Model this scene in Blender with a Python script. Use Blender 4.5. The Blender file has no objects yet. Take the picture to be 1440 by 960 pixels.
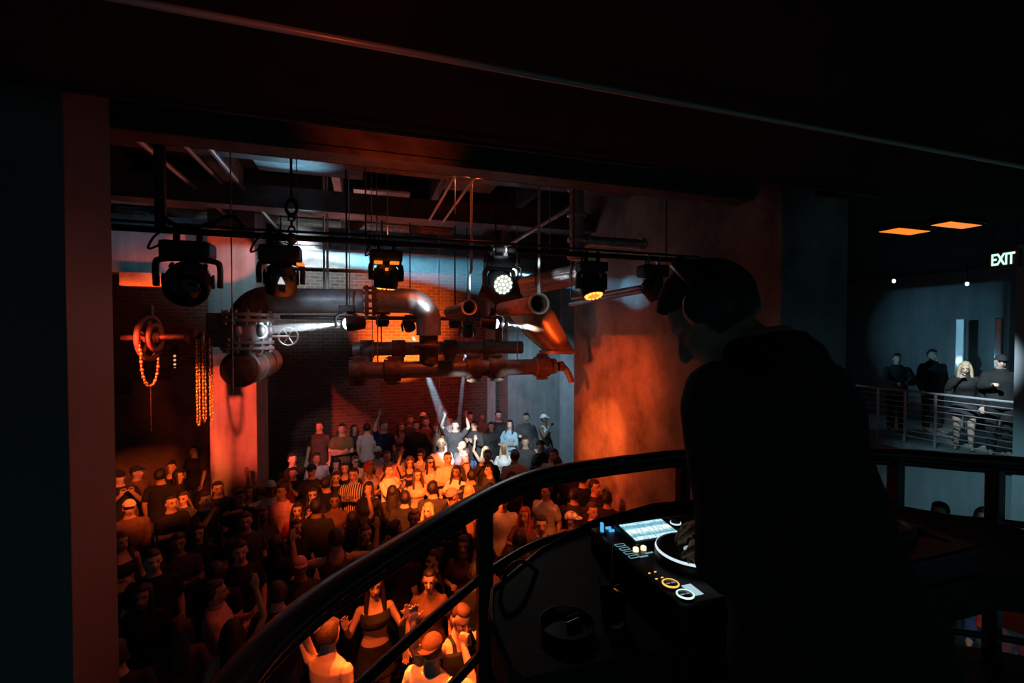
import bpy, bmesh, math, random
from mathutils import Vector, Matrix, noise
random.seed(7)
SC = bpy.context.scene
COL = SC.collection
PI = math.pi
# ------------------------------------------------------------------ camera
# World axes are the building's: x along the light bar, y towards the brick wall, z up, dance floor at z = 0.
CAMZ = 4.2
YAW, PITCH, FPX = math.radians(18.0), math.radians(1.16), 640.0
CR = Vector((math.cos(YAW), -math.sin(YAW), 0))
CFH = Vector((math.sin(YAW), math.cos(YAW), 0))
CF = CFH * math.cos(PITCH) - Vector((0, 0, 1)) * math.sin(PITCH)
CU = Vector((0, 0, 1)) * math.cos(PITCH) + CFH * math.sin(PITCH)
CP = Vector((0, 0, CAMZ))
cam_data = bpy.data.cameras.new('camera'); cam_data.sensor_width = 36; cam_data.lens = 36 * FPX / 1440
cam_data.clip_start = 0.02
cam = bpy.data.objects.new('camera', cam_data); COL.objects.link(cam)
m = Matrix((CR, CU, -CF)).transposed().to_4x4(); m.translation = CP
cam.matrix_world = m
SC.camera = cam
# ------------------------------------------------------------------ view, world
SC.view_settings.view_transform = 'Standard'; SC.view_settings.look = 'None'
SC.view_settings.exposure = 0.3; SC.view_settings.gamma = 1.0; SC.view_settings.use_curve_mapping = False
SC.cycles.use_denoising = True
SC.cycles.max_bounces = 5; SC.cycles.diffuse_bounces = 2; SC.cycles.glossy_bounces = 3
SC.cycles.transmission_bounces = 4; SC.cycles.volume_bounces = 0
SC.cycles.sample_clamp_indirect = 2.0
SC.cycles.caustics_reflective = False; SC.cycles.caustics_refractive = False
world = bpy.data.worlds.new('teal_fill'); SC.world = world; world.use_nodes = True
bg = world.node_tree.nodes['Background']; bg.inputs[0].default_value = (0.25, 0.62, 0.75, 1); bg.inputs[1].default_value = 0.036  # even teal fill added to lift the dark sides, no visible source

def ray(px, py): return CF + CR * ((px - 720) / FPX) + CU * (-(py - 480) / FPX)
def at(px, py, d): return CP + ray(px, py) * d
def at_z(px, py, z):
    r = ray(px, py); return CP + r * ((z - CAMZ) / r.z)
def at_y(px, py, y):
    r = ray(px, py); return CP + r * (y / r.y)
def at_x(px, py, x):
    r = ray(px, py); return CP + r * (x / r.x)
def proj(p):
    v = Vector(p) - CP; d = v.dot(CF)
    return (720 + FPX * v.dot(CR) / d, 480 - FPX * v.dot(CU) / d, d)

ORANGE = (1.0, 0.135, 0.018); RED = (1.0, 0.06, 0.010); COOL = (0.62, 0.88, 1.0); TEAL = (0.28, 0.72, 1.0)
def spot(name, loc, target, watts, angle, color, blend=0.3, radius=0.05):
    l = bpy.data.lights.new(name, 'SPOT'); l.energy = watts; l.color = color
    l.spot_size = math.radians(angle); l.spot_blend = blend; l.shadow_soft_size = radius
    o = bpy.data.objects.new(name, l); COL.objects.link(o); o.location = loc
    d = Vector(target) - Vector(loc)
    o.rotation_euler = d.to_track_quat('-Z', 'Y').to_euler()
    return o
def point(name, loc, watts, color, radius=0.08):
    l = bpy.data.lights.new(name, 'POINT'); l.energy = watts; l.color = color; l.shadow_soft_size = radius
    o = bpy.data.objects.new(name, l); COL.objects.link(o); o.location = loc
    return o
# ------------------------------------------------------------------ unseen spots without fixtures, added to light parts of the room
spot('crowd_spot', (0.3, 3.3, 5.3), at_z(612, 698, 1.2), 6200, 21, ORANGE, 0.25)
spot('dancer_spot', (-0.5, 2.92, 5.3), at_z(585, 925, 1.3), 900, 34, ORANGE, 0.7)
spot('crowd_spot', (-0.6, 3.3, 5.3), at_z(480, 700, 1.4), 1500, 20, ORANGE, 0.6)
spot('left_group_spot', (-1.3, 4.7, 4.7), at_z(212, 700, 1.2), 3000, 24, ORANGE, 0.6)
spot('right_wall_spot', (-1.2, 4.6, 4.9), (3.96, 6.4, 2.7), 1300, 36, (1.0, 0.085, 0.012), 0.7)
spot('right_wall_spot', (0.8, 6.4, 1.6), (3.96, 6.6, 2.8), 170, 70, (1.0, 0.13, 0.02), 1.0)
spot('right_group_spot', (0.4, 4.6, 4.9), at_z(890, 662, 1.4), 1300, 18, ORANGE, 0.5)
spot('back_tier_spot', (0.9, 4.6, 4.6), at_z(650, 618, 1.8), 5200, 12, (0.86, 0.93, 1.0), 0.7)
spot('back_tier_spot', (1.6, 4.6, 4.7), at_z(716, 625, 1.6), 1500, 14, (0.75, 0.9, 1.0), 0.6)
spot('back_tier_spot', (-1.0, 4.6, 5.6), at_z(465, 625, 1.7), 480, 20, (1.0, 0.66, 0.66), 0.8)
spot('pier_wash', (2.7, 8.3, 5.4), at_y(755, 560, 11.5), 460, 50, (0.45, 0.78, 1.0), 0.9)
spot('brick_glow', at_y(565, 560, 10.8), at_y(565, 478, 12.3), 3600, 70, (1.0, 0.15, 0.015), 1.0)
spot('brick_glow', at_y(610, 400, 9.6), at_y(620, 560, 12.3), 260, 80, RED, 1.0)
spot('pier_spot', (-3.1, 4.9, 4.6), (-2.17, 9.0, 2.8), 2300, 27, (1.0, 0.07, 0.03), 0.8)
spot('valve_spot', (0.6, 5.4, 4.9), (-1.5, 7.5, 3.85), 110, 17, (0.6, 0.86, 1.0), 0.8)
spot('conduit_spot', (1.0, 5.6, 5.1), (1.1, 6.1, 5.95), 16, 60, (1.0, 0.16, 0.015), 0.9)
spot('chute_spot', (3.3, 5.4, 4.3), at(775, 460, 8.0), 160, 20, ORANGE, 0.7)
spot('pier_spot', (1.2, 4.6, 5.3), (-2.3, 9.0, 5.5), 1500, 9, (1.0, 0.10, 0.04), 0.05)
strip = bpy.data.lights.new('added_bay_strip', 'AREA'); strip.shape = 'RECTANGLE'; strip.size = 0.95; strip.size_y = 0.03; strip.energy = 7; strip.color = (1.0, 0.09, 0.004)  # unseen strip lamp, added to light the short beam in the left bay
strip_o = bpy.data.objects.new('added_bay_strip', strip); COL.objects.link(strip_o); strip_o.location = (-3.49, 9.36, 4.95)
strip_o.rotation_euler = Vector((0, 0.14, 0.10)).to_track_quat('-Z', 'Y').to_euler()
spot('wheel_spot', (-2.1, 4.7, 4.5), (-2.55, 7.0, 3.95), 150, 20, (1.0, 0.11, 0.01), 0.6)
spot('pier_wash', (-3.9, 8.2, 5.95), (-3.6, 9.6, 6.0), 13, 90, (0.30, 0.70, 1.0), 0.9)
spot('pier_wash', (-1.2, 7.8, 5.9), (-2.2, 9.0, 5.0), 60, 50, (0.55, 0.85, 1.0), 0.4)
spot('pipe_spot', (1.9, 4.5, 5.0), at_y(598, 420, 7.2), 420, 9, (0.78, 0.93, 1.0), 0.7)
spot('pipe_spot', (-0.9, 4.4, 5.3), at_y(470, 425, 7.2), 110, 22, (0.62, 0.8, 1.0), 0.9)
spot('foil_spot', (0.9, 4.0, 5.0), at(795, 378, 6.6), 220, 9, (0.85, 0.95, 1.0), 0.6)
spot('clamp_spot', (0.6, 3.4, 5.0), at(745, 425, 5.5), 45, 18, (0.8, 0.95, 1.0), 0.8)
spot('ceiling_wash', at(425, 362, 9.0), at(430, 340, 11.0), 520, 120, COOL, 1.0)
spot('ceiling_uplight', at(520, 420, 8.6), at(455, 285, 7.6), 110, 70, (1.0, 0.4, 0.36), 1.0)
spot('ceiling_uplight', at(440, 360, 7.0), at(405, 235, 6.0), 80, 60, (0.3, 0.72, 1.0), 1.0)
spot('beam_wash', (0.3, 2.95, 4.9), (0.2, 3.84, 5.75), 34, 62, (1.0, 0.10, 0.015), 1.0)
spot('soffit_glint', (-0.15, 1.2, 5.0), (-0.15, 1.95, 5.36), 3.0, 95, (1.0, 0.10, 0.012), 1.0)
spot('near_column_wash', (1.9, 4.3, 4.6), (-1.55, 3.35, 3.5), 52, 50, (1.0, 0.20, 0.15), 1.0)
spot('floor_wash', (1.5, 6.0, 6.4), (-0.5, 6.0, 0), 150, 110, (1.0, 0.12, 0.03), 1.0)
spot('floor_wash', (0.5, 7.5, 6.4), (2.0, 8.0, 0), 90, 110, (1.0, 0.45, 0.35), 1.0)
spot('balcony_spot', (8.0, 4.4, 5.0), at_x(1392, 545, 10.7), 720, 30, (0.66, 0.88, 1.0), 1.0)
spot('fascia_wash', (6.4, 4.2, 5.3), (10.3, 5.2, 0.6), 420, 38, (0.30, 0.70, 0.86), 1.0)
spot('stair_spot', (5.4, 2.2, 5.2), at_z(1428, 860, 1.0), 420, 16, (0.5, 0.85, 1.0), 0.6)
spot('stair_glow', (4.2, 2.0, 5.2), at_z(1310, 900, 0.6), 90, 24, RED, 0.8)
# ------------------------------------------------------------------ materials
MATS = {}
def mat(name, color, rough=0.6, metal=0.0, emit=None, emit_s=0.0, nscale=0.0, namt=0.0, bump=0.0, spec=0.5, trans=0.0, bscale=None, detail=4.0):
    if name in MATS: return MATS[name]
    mt = bpy.data.materials.new(name); mt.use_nodes = True; nt = mt.node_tree; b = nt.nodes['Principled BSDF']
    b.inputs['Base Color'].default_value = (*color, 1); b.inputs['Roughness'].default_value = rough
    b.inputs['Metallic'].default_value = metal; b.inputs['Specular IOR Level'].default_value = spec
    if trans: b.inputs['Transmission Weight'].default_value = trans
    if emit: b.inputs['Emission Color'].default_value = (*emit, 1); b.inputs['Emission Strength'].default_value = emit_s
    if nscale:
        tc = nt.nodes.new('ShaderNodeTexCoord'); n = nt.nodes.new('ShaderNodeTexNoise')
        n.inputs['Scale'].default_value = nscale; n.inputs['Detail'].default_value = detail; n.inputs['Roughness'].default_value = 0.65
        nt.links.new(tc.outputs['Object'], n.inputs['Vector'])
        if namt:
            r = nt.nodes.new('ShaderNodeValToRGB'); r.color_ramp.elements[0].position = 0.3; r.color_ramp.elements[1].position = 0.72
            r.color_ramp.elements[0].color = (*[c * (1 - namt) for c in color], 1)
            r.color_ramp.elements[1].color = (*[min(1, c * (1 + namt)) for c in color], 1)
            nt.links.new(n.outputs['Fac'], r.inputs['Fac']); nt.links.new(r.outputs['Color'], b.inputs['Base Color'])
        if bump:
            bp = nt.nodes.new('ShaderNodeBump'); bp.inputs['Strength'].default_value = bump; bp.inputs['Distance'].default_value = 0.02
            src = n
            if bscale:
                src = nt.nodes.new('ShaderNodeTexNoise'); src.inputs['Scale'].default_value = bscale; src.inputs['Detail'].default_value = 3
                nt.links.new(tc.outputs['Object'], src.inputs['Vector'])
            nt.links.new(src.outputs['Fac'], bp.inputs['Height']); nt.links.new(bp.outputs['Normal'], b.inputs['Normal'])
    MATS[name] = mt; return mt
def emis(name, color, s): return mat(name, (0.02, 0.02, 0.02), 0.4, emit=color, emit_s=s)
def brick_mat():
    mt = bpy.data.materials.new('old brick'); mt.use_nodes = True; nt = mt.node_tree; b = nt.nodes['Principled BSDF']; L = nt.links.new
    tc = nt.nodes.new('ShaderNodeTexCoord'); mp = nt.nodes.new('ShaderNodeMapping'); mp.inputs['Rotation'].default_value = (PI / 2, 0, 0)
    br = nt.nodes.new('ShaderNodeTexBrick'); br.inputs['Scale'].default_value = 1.0
    br.inputs['Brick Width'].default_value = 0.23; br.inputs['Row Height'].default_value = 0.085; br.inputs['Mortar Size'].default_value = 0.009
    br.inputs['Color1'].default_value = (0.11, 0.055, 0.04, 1); br.inputs['Color2'].default_value = (0.06, 0.035, 0.03, 1); br.inputs['Mortar'].default_value = (0.13, 0.115, 0.10, 1)
    L(tc.outputs['Object'], mp.inputs['Vector']); L(mp.outputs['Vector'], br.inputs['Vector']); L(br.outputs['Color'], b.inputs['Base Color'])
    bp = nt.nodes.new('ShaderNodeBump'); bp.inputs['Strength'].default_value = 0.6; bp.inputs['Distance'].default_value = 0.01; bp.invert = True
    L(br.outputs['Fac'], bp.inputs['Height']); L(bp.outputs['Normal'], b.inputs['Normal']); b.inputs['Roughness'].default_value = 0.9
    return mt
BRICK = brick_mat()
def wall_mat(name, color, lo=0.45, sx=1.0, sz=0.35):
    # raw plaster / board-marked concrete: vertical streaks over blotches
    mt = bpy.data.materials.new(name); mt.use_nodes = True; nt = mt.node_tree; b = nt.nodes['Principled BSDF']; L = nt.links.new
    tc = nt.nodes.new('ShaderNodeTexCoord'); mp = nt.nodes.new('ShaderNodeMapping'); mp.inputs['Scale'].default_value = (sx * 3, sx * 3, sz)
    n1 = nt.nodes.new('ShaderNodeTexNoise'); n1.inputs['Scale'].default_value = 1.6; n1.inputs['Detail'].default_value = 6; n1.inputs['Roughness'].default_value = 0.6
    n2 = nt.nodes.new('ShaderNodeTexNoise'); n2.inputs['Scale'].default_value = 1.3; n2.inputs['Detail'].default_value = 8; n2.inputs['Roughness'].default_value = 0.7
    L(tc.outputs['Object'], mp.inputs['Vector']); L(mp.outputs['Vector'], n1.inputs['Vector']); L(tc.outputs['Object'], n2.inputs['Vector'])
    mx = nt.nodes.new('ShaderNodeMix'); mx.data_type = 'FLOAT'; mx.inputs[0].default_value = 0.5
    L(n1.outputs['Fac'], mx.inputs[2]); L(n2.outputs['Fac'], mx.inputs[3])
    r = nt.nodes.new('ShaderNodeValToRGB'); r.color_ramp.elements[0].position = 0.36; r.color_ramp.elements[1].position = 0.64
    r.color_ramp.elements[0].color = (*[c * lo for c in color], 1); r.color_ramp.elements[1].color = (*color, 1)
    L(mx.outputs[0], r.inputs['Fac']); L(r.outputs['Color'], b.inputs['Base Color'])
    bp = nt.nodes.new('ShaderNodeBump'); bp.inputs['Strength'].default_value = 0.35; bp.inputs['Distance'].default_value = 0.02
    L(n2.outputs['Fac'], bp.inputs['Height']); L(bp.outputs['Normal'], b.inputs['Normal']); b.inputs['Roughness'].default_value = 0.85
    return mt
CONC = wall_mat('grey concrete', (0.34, 0.34, 0.34))
CONCD = wall_mat('dark concrete', (0.16, 0.16, 0.16), 0.6)
PLASTER = wall_mat('stained plaster', (0.42, 0.36, 0.32), 0.22, 0.3, 0.7)
PAINT = mat('painted column', (0.13, 0.105, 0.105), 0.55, nscale=30, namt=0.08, bump=0.05)
CEILM = mat('black ceiling paint', (0.014, 0.014, 0.015), 0.85, spec=0.1, nscale=6, namt=0.3, bump=0.1)
BEAMM = mat('sooty steel beam', (0.11, 0.085, 0.08), 0.55, 0.3, nscale=5, namt=0.5, bump=0.1)
FLOORM = mat('dark dance floor', (0.05, 0.04, 0.04), 0.35, nscale=3, namt=0.3)
BOOTHF = mat('black booth floor', (0.012, 0.012, 0.013), 0.5, nscale=20, namt=0.3)
BLK = mat('black plastic', (0.028, 0.028, 0.03), 0.45, spec=0.4)
BLKR = mat('black painted rail', (0.025, 0.025, 0.026), 0.3, 0.0, nscale=60, bump=0.04, spec=0.9)
BLKM = mat('black matt metal', (0.012, 0.012, 0.013), 0.5, 0.3)
CASE = mat('black flight case', (0.03, 0.03, 0.031), 0.6, spec=0.25, nscale=90, bump=0.15)
GALV = mat('galvanised pipe', (0.45, 0.46, 0.47), 0.42, 0.6, nscale=9, namt=0.25, bump=0.06)
RUST = mat('rusty iron', (0.17, 0.105, 0.08), 0.6, 0.4, nscale=12, namt=0.5, bump=0.25)
IRON = mat('painted iron pipe', (0.20, 0.16, 0.14), 0.45, 0.35, nscale=14, namt=0.35, bump=0.12)
STEEL = mat('steel', (0.5, 0.5, 0.5), 0.3, 0.9, nscale=20, namt=0.2)
CHAINM = mat('brass chain', (0.5, 0.34, 0.16), 0.4, 0.6)
COPPER = mat('copper duct', (0.45, 0.22, 0.12), 0.38, 0.6, nscale=8, namt=0.3, bump=0.05)
RAILM = mat('brushed rail', (0.55, 0.56, 0.57), 0.35, 0.5)
# ------------------------------------------------------------------ mesh helpers
def link_mesh(name, me, mt, parent=None, loc=None):
    o = bpy.data.objects.new(name, me); COL.objects.link(o)
    if mt is not None and not me.materials: me.materials.append(mt)
    if parent is not None: o.parent = parent
    if loc is not None: o.location = loc
    return o
def obj(name, bm, mt, parent=None, loc=None, smooth=False, sharp=None):
    bmesh.ops.recalc_face_normals(bm, faces=bm.faces)
    me = bpy.data.meshes.new(name); bm.to_mesh(me); bm.free()
    if smooth:
        me.polygons.foreach_set('use_smooth', [True] * len(me.polygons))
        if sharp: me.set_sharp_from_angle(angle=math.radians(sharp))
    return link_mesh(name, me, mt, parent, loc)
def tag(o, label, cat, group=None, kind=None):
    o['label'] = label; o['category'] = cat
    if group: o['group'] = group
    if kind: o['kind'] = kind
    return o
def struct(o, label=None, cat=None):
    o['kind'] = 'structure'
    if label: o['label'] = label
    if cat: o['category'] = cat
    return o
def empty(name, loc=(0, 0, 0), rz=0.0):
    o = bpy.data.objects.new(name, None); COL.objects.link(o); o.location = loc; o.rotation_euler = (0, 0, rz)
    o.empty_display_size = 0.1
    return o
def add_box(bm, lo, hi, bevel=0.0, mtx=None):
    r = bmesh.ops.create_cube(bm, size=1.0)
    vs = r['verts']
    for v in vs:
        v.co = Vector([(lo[i] + hi[i]) / 2 + v.co[i] * (hi[i] - lo[i]) for i in range(3)])
    if bevel:
        es = list({e for v in vs for e in v.link_edges})
        rr = bmesh.ops.bevel(bm, geom=es, offset=bevel, segments=2, affect='EDGES', profile=0.6)
        vs = list({v for f in rr['faces'] for v in f.verts} | {v for v in vs if v.is_valid})
    if mtx is not None:
        for v in vs: v.co = mtx @ v.co
    return vs
def box(name, lo, hi, mt, parent=None, bevel=0.0, loc=None):
    bm = bmesh.new(); add_box(bm, lo, hi, bevel); return obj(name, bm, mt, parent, loc)
def frame_of(t, ref=None):
    t = t.normalized()
    if ref is None: ref = Vector((0, 0, 1)) if abs(t.z) < 0.9 else Vector((1, 0, 0))
    a = ref.cross(t)
    if a.length < 1e-5: a = Vector((0, 1, 0)).cross(t)
    a.normalize(); b = t.cross(a)
    return a, b
def tube(bm, pts, rad, n=10, cap='flat', sx=1.0, sy=1.0, ref=None):
    """sweep of an (elliptic) section along pts; rad one number or one per point; cap flat / round / open"""
    pts = [Vector(p) for p in pts]
    if not hasattr(rad, '__len__'): rad = [rad] * len(pts)
    rad = list(rad)
    if cap == 'round':
        d0 = (pts[0] - pts[1]).normalized(); d1 = (pts[-1] - pts[-2]).normalized()
        r0, r1 = rad[0], rad[-1]
        pts = [pts[0] + d0 * r0 * 0.95, pts[0] + d0 * r0 * 0.66] + pts + [pts[-1] + d1 * r1 * 0.66, pts[-1] + d1 * r1 * 0.95]
        rad = [r0 * 0.3, r0 * 0.75] + rad + [r1 * 0.75, r1 * 0.3]
    loops = []; a = None
    for i, p in enumerate(pts):
        t = (pts[min(i + 1, len(pts) - 1)] - pts[max(i - 1, 0)]).normalized()
        if a is None: a, b = frame_of(t, ref)
        else:
            a = (a - t * a.dot(t))
            if a.length < 1e-6: a, b = frame_of(t, ref)
            a.normalize(); b = t.cross(a)
        loops.append([bm.verts.new(p + (a * math.cos(k * 2 * PI / n) * sx + b * math.sin(k * 2 * PI / n) * sy) * rad[i]) for k in range(n)])
    for i in range(len(loops) - 1):
        for k in range(n):
            bm.faces.new((loops[i][k], loops[i][(k + 1) % n], loops[i + 1][(k + 1) % n], loops[i + 1][k]))
    if cap != 'open':
        bm.faces.new(loops[0][::-1]); bm.faces.new(loops[-1])
    return loops
def hrings(bm, rs, n=20):
    """lofted horizontal ellipses (cx, cy, cz, rx, ry)"""
    loops = [[bm.verts.new((c[0] + c[3] * math.cos(k * 2 * PI / n), c[1] + c[4] * math.sin(k * 2 * PI / n), c[2])) for k in range(n)] for c in rs]
    for i in range(len(loops) - 1):
        for k in range(n):
            bm.faces.new((loops[i][k], loops[i][(k + 1) % n], loops[i + 1][(k + 1) % n], loops[i + 1][k]))
    bm.faces.new(loops[0][::-1]); bm.faces.new(loops[-1])
def ellipsoid(bm, c, r, nu=16, nv=10, mtx=None):
    res = bmesh.ops.create_uvsphere(bm, u_segments=nu, v_segments=nv, radius=1.0)
    for v in res['verts']:
        v.co = Vector((c[0] + v.co.x * r[0], c[1] + v.co.y * r[1], c[2] + v.co.z * r[2]))
        if mtx is not None: v.co = mtx @ v.co
    return res['verts']
def lathe(bm, prof, n=24, axis='z', mtx=None, closed=False):
    """prof = [(radius, height)...] turned about local z"""
    loops = []
    for r, h in prof:
        lp = []
        for k in range(n):
            a = k * 2 * PI / n
            p = Vector((r * math.cos(a), r * math.sin(a), h))
            if axis == 'x': p = Vector((p.z, p.x, p.y))
            elif axis == 'y': p = Vector((p.x, p.z, p.y))
            if mtx is not None: p = mtx @ p
            lp.append(bm.verts.new(p))
        loops.append(lp)
    for i in range(len(loops) - (0 if closed else 1)):
        A, B = loops[i], loops[(i + 1) % len(loops)]
        for k in range(n): bm.faces.new((A[k], A[(k + 1) % n], B[(k + 1) % n], B[k]))
    if not closed:
        if prof[0][0] > 1e-4: bm.faces.new(loops[0][::-1])
        if prof[-1][0] > 1e-4: bm.faces.new(loops[-1])
def torus(bm, R, r, n=28, k=8, mtx=None):
    lathe(bm, [(R + r * math.cos(j * 2 * PI / k), r * math.sin(j * 2 * PI / k)) for j in range(k)], n, mtx=mtx, closed=True)
def T(x, y, z): return Matrix.Translation((x, y, z))
def RX(a): return Matrix.Rotation(a, 4, 'X')
def RY(a): return Matrix.Rotation(a, 4, 'Y')
def RZ(a): return Matrix.Rotation(a, 4, 'Z')
def dir_mtx(d, loc=(0, 0, 0)):
    m = Vector(d).to_track_quat('Z', 'Y').to_matrix().to_4x4(); m.translation = loc; return m
def catmull(P, steps=8):
    P = [Vector(p) for p in P]; out = []
    Q = [P[0] * 2 - P[1]] + P + [P[-1] * 2 - P[-2]]
    for i in range(1, len(Q) - 2):
        for s in range(steps):
            t = s / steps; a, b, c, d = Q[i - 1], Q[i], Q[i + 1], Q[i + 2]
            out.append(0.5 * ((2 * b) + (c - a) * t + (2 * a - 5 * b + 4 * c - d) * t * t + (3 * b - a - 3 * c + d) * t ** 3))
    out.append(P[-1]); return out
# ------------------------------------------------------------------ the room shell
struct(box('floor', (-9, 2.4, -0.2), (14, 14, 0), FLOORM))
struct(box('wall_back', (-9, 12.3, 0), (14, 12.6, 7.2), BRICK))
struct(box('wall_left', (-7.0, 2.0, 0), (-6.7, 12.3, 7.2), CONCD))
struct(box('wall_right', (13.0, 2.0, 0), (13.3, 12.3, 7.2), CONCD))
struct(box('ceiling', (-9, 2.86, 7.0), (14, 12.6, 7.2), CEILM))
# low ceiling over the booth and over the right-hand gallery
struct(box('trim_1', (-9, -2.0, 5.4), (14, 2.86, 7.2), CEILM))
struct(box('trim_2', (4.4, 2.86, 5.6), (14, 12.3, 7.0), CEILM))
tag(struct(box('trim_3', (-2.5, 3.13, 0), (-1.55, 3.62, 7.0), PAINT, bevel=0.012)), 'tall dark painted column beside the booth, reddish on its lit side', 'column')
tag(struct(box('trim_4', (-2.53, 9.0, 0), (-1.81, 10.0, 7.0), CONC, bevel=0.01)), 'broad pier lit red, behind the big valve', 'pier')
tag(struct(box('trim_5', (3.96, 3.5, 0), (4.87, 8.2, 7.0), PLASTER)), 'long stained plaster wall washed orange beside the crowd', 'wall')
tag(struct(box('trim_6', (3.62, 11.5, 0), (5.9, 12.3, 7.0), CONC)), 'grey streaked concrete pier at the end of the brick wall', 'pier')
struct(box('trim_7', (5.12, 11.3, 0), (5.6, 11.5, 7.0), mat('pale pilaster', (0.5, 0.47, 0.5), 0.8, nscale=4, namt=0.15)))
struct(box('trim_8', (3.22, 12.1, 0), (3.45, 12.3, 7.0), CONC))
# stepped plaster band on the left wall and the brick return behind the left group
for i in range(5):
    struct(box('trim_%d' % (10 + i), (-6.4 + i * 0.75, 12.12, 0), (-5.65 + i * 0.75, 12.3, 2.55 - 0.0 + i * 0.28), mat('brown plaster', (0.16, 0.10, 0.08), 0.8, nscale=4, namt=0.3)))
# raised tier along the brick wall
struct(box('trim_20', (-3.4, 10.35, 0), (5.1, 12.3, 0.4), FLOORM, bevel=0.01))
# upper fascia and beam in the left bay
tag(struct(box('trim_21', (-6.6, 9.6, 5.24), (-2.6, 10.1, 6.05), CONC)), 'blue-lit concrete fascia in the left bay under the ceiling', 'beam')
tag(struct(box('trim_22', (-3.98, 9.5, 5.0), (-3.0, 9.7, 5.235), PLASTER)), 'short orange-lit beam below the concrete fascia in the left bay', 'beam')
# deep ceiling beams
BEAMS = [(3.95, 0.22, 5.60, 7.0), (5.1, 0.2, 6.25, 7.0), (6.2, 0.18, 6.3, 7.0), (7.5, 0.3, 6.0, 6.32), (9.0, 0.2, 6.3, 7.0), (10.2, 0.25, 5.9, 6.35), (11.6, 0.25, 5.7, 6.1)]
for i, (y, w, z0, z1) in enumerate(BEAMS):
    bm = bmesh.new()
    add_box(bm, (-6.6, y - w / 2, z0), (4.4 if y > 8.2 else 3.95, y + w / 2, z0 + 0.05)); add_box(bm, (-6.6, y - 0.03, z0 + 0.05), (4.4 if y > 8.2 else 3.95, y + 0.03, z1))
    if i in (0, 3, 5): add_box(bm, (-6.6, y - w / 2 + 0.02, z0 + 0.05), (3.95, y + w / 2 - 0.02, z1))
    struct(obj('trim_%d' % (30 + i), bm, BEAMM))
# cross joists
for i, x in enumerate((-5.2, -3.6, -2.0, -0.4, 1.2, 2.8)):
    struct(box('trim_%d' % (40 + i), (x - 0.06, 4.0, 6.55), (x + 0.06, 12.3, 7.0), BEAMM))
# corrugated deck panels that catch the blue light between the beams
for i, (x, y, w, d, z) in enumerate(((-1.7, 5.65, 1.1, 0.8, 6.5), (-0.7, 6.85, 1.4, 0.9, 6.5), (1.6, 6.9, 0.8, 0.9, 6.5), (0.3, 8.3, 0.9, 1.0, 6.5), (2.2, 9.7, 0.7, 0.9, 6.4))):
    tag(box('ceiling_panel', (-w / 2, -d / 2, 0), (w / 2, d / 2, 0.04), mat('dull deck panel', (0.3, 0.32, 0.34), 0.5, 0.2, nscale=8, namt=0.3), loc=(x, y, z), bevel=0.004),
        'dull metal panel set between the ceiling beams', 'panel', 'metal panels between the ceiling beams')
# ------------------------------------------------------------------ ceiling services
def pipe(name, pts, r, mt, label, group=None, cat='pipe', n=12, smooth=True):
    bm = bmesh.new(); tube(bm, pts, r, n)
    return tag(obj(name, bm, mt, smooth=smooth, sharp=40), label, cat, group)
pipe('conduit', [(-5, 1.95, 5.36), (9, 1.95, 5.36)], 0.014, mat('glossy conduit', (0.5, 0.4, 0.36), 0.3, 0.3), 'thin conduit under the low ceiling over the booth with an orange glint')
pipe('conduit', [(-5, 2.78, 5.37), (4.3, 2.78, 5.37)], 0.012, BLKM, 'thin black conduit along the edge of the low ceiling')
CONDM = mat('bare conduit', (0.55, 0.52, 0.56), 0.35, 0.7)
for x, z, y0, y1 in ((-2.22, 6.2, 4.3, 9.9), (-1.9, 6.3, 4.9, 9.6), (-1.62, 6.25, 5.8, 10.0)):
    pipe('conduit', [(x, y0, z), (x, y1, z)], 0.032, CONDM, 'pale straight conduit running above the broad red pier', 'conduits above the broad red pier')
for x in (0.98, 1.2):
    pipe('conduit', [(x, 4.5, 5.95), (x, 7.2, 5.95)], 0.018, mat('copper conduit', (0.6, 0.3, 0.14), 0.35, 0.8), 'one of two thin parallel copper conduits glinting orange above the light bar', 'copper conduits glinting orange')
pipe('conduit', [(2.45, 4.9, 5.75), (2.45, 8.4, 5.75)], 0.03, IRON, 'brown conduit under the beams left of the vertical soil pipe')
pipe('conduit', [(-2.0, 4.08, 5.63), (3.9, 4.08, 5.63)], 0.02, IRON, 'thin brown conduit along the first orange-lit ceiling beam')
# standpipe with branch at right
sp = empty('standpipe', (2.42, 4.95, 0))
tag(sp, 'grey vertical standpipe with flanges and a side branch above the light bar', 'pipe')
bm = bmesh.new(); tube(bm, [(0, 0, 5.06), (0, 0, 5.98)], 0.085, 16); obj('riser', bm, GALV, sp, smooth=True, sharp=40)
bm = bmesh.new(); tube(bm, [(0.06, 0, 5.3), (0.95, 0.0, 5.3)], 0.06, 14); obj('branch', bm, GALV, sp, smooth=True, sharp=40)
for z in (5.1, 5.3, 5.6, 5.9):
    bm = bmesh.new(); lathe(bm, [(0.105, z - 0.025), (0.115, z - 0.015), (0.115, z + 0.015), (0.105, z + 0.025)], 18); obj('collar', bm, GALV, sp, smooth=True, sharp=40)
for x in (0.13, 0.9):
    bm = bmesh.new(); lathe(bm, [(0.08, x - 0.03), (0.08, x + 0.03)], 16, 'x', T(0, 0, 5.3)); obj('coupling', bm, GALV, sp, smooth=True, sharp=40)
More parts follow.
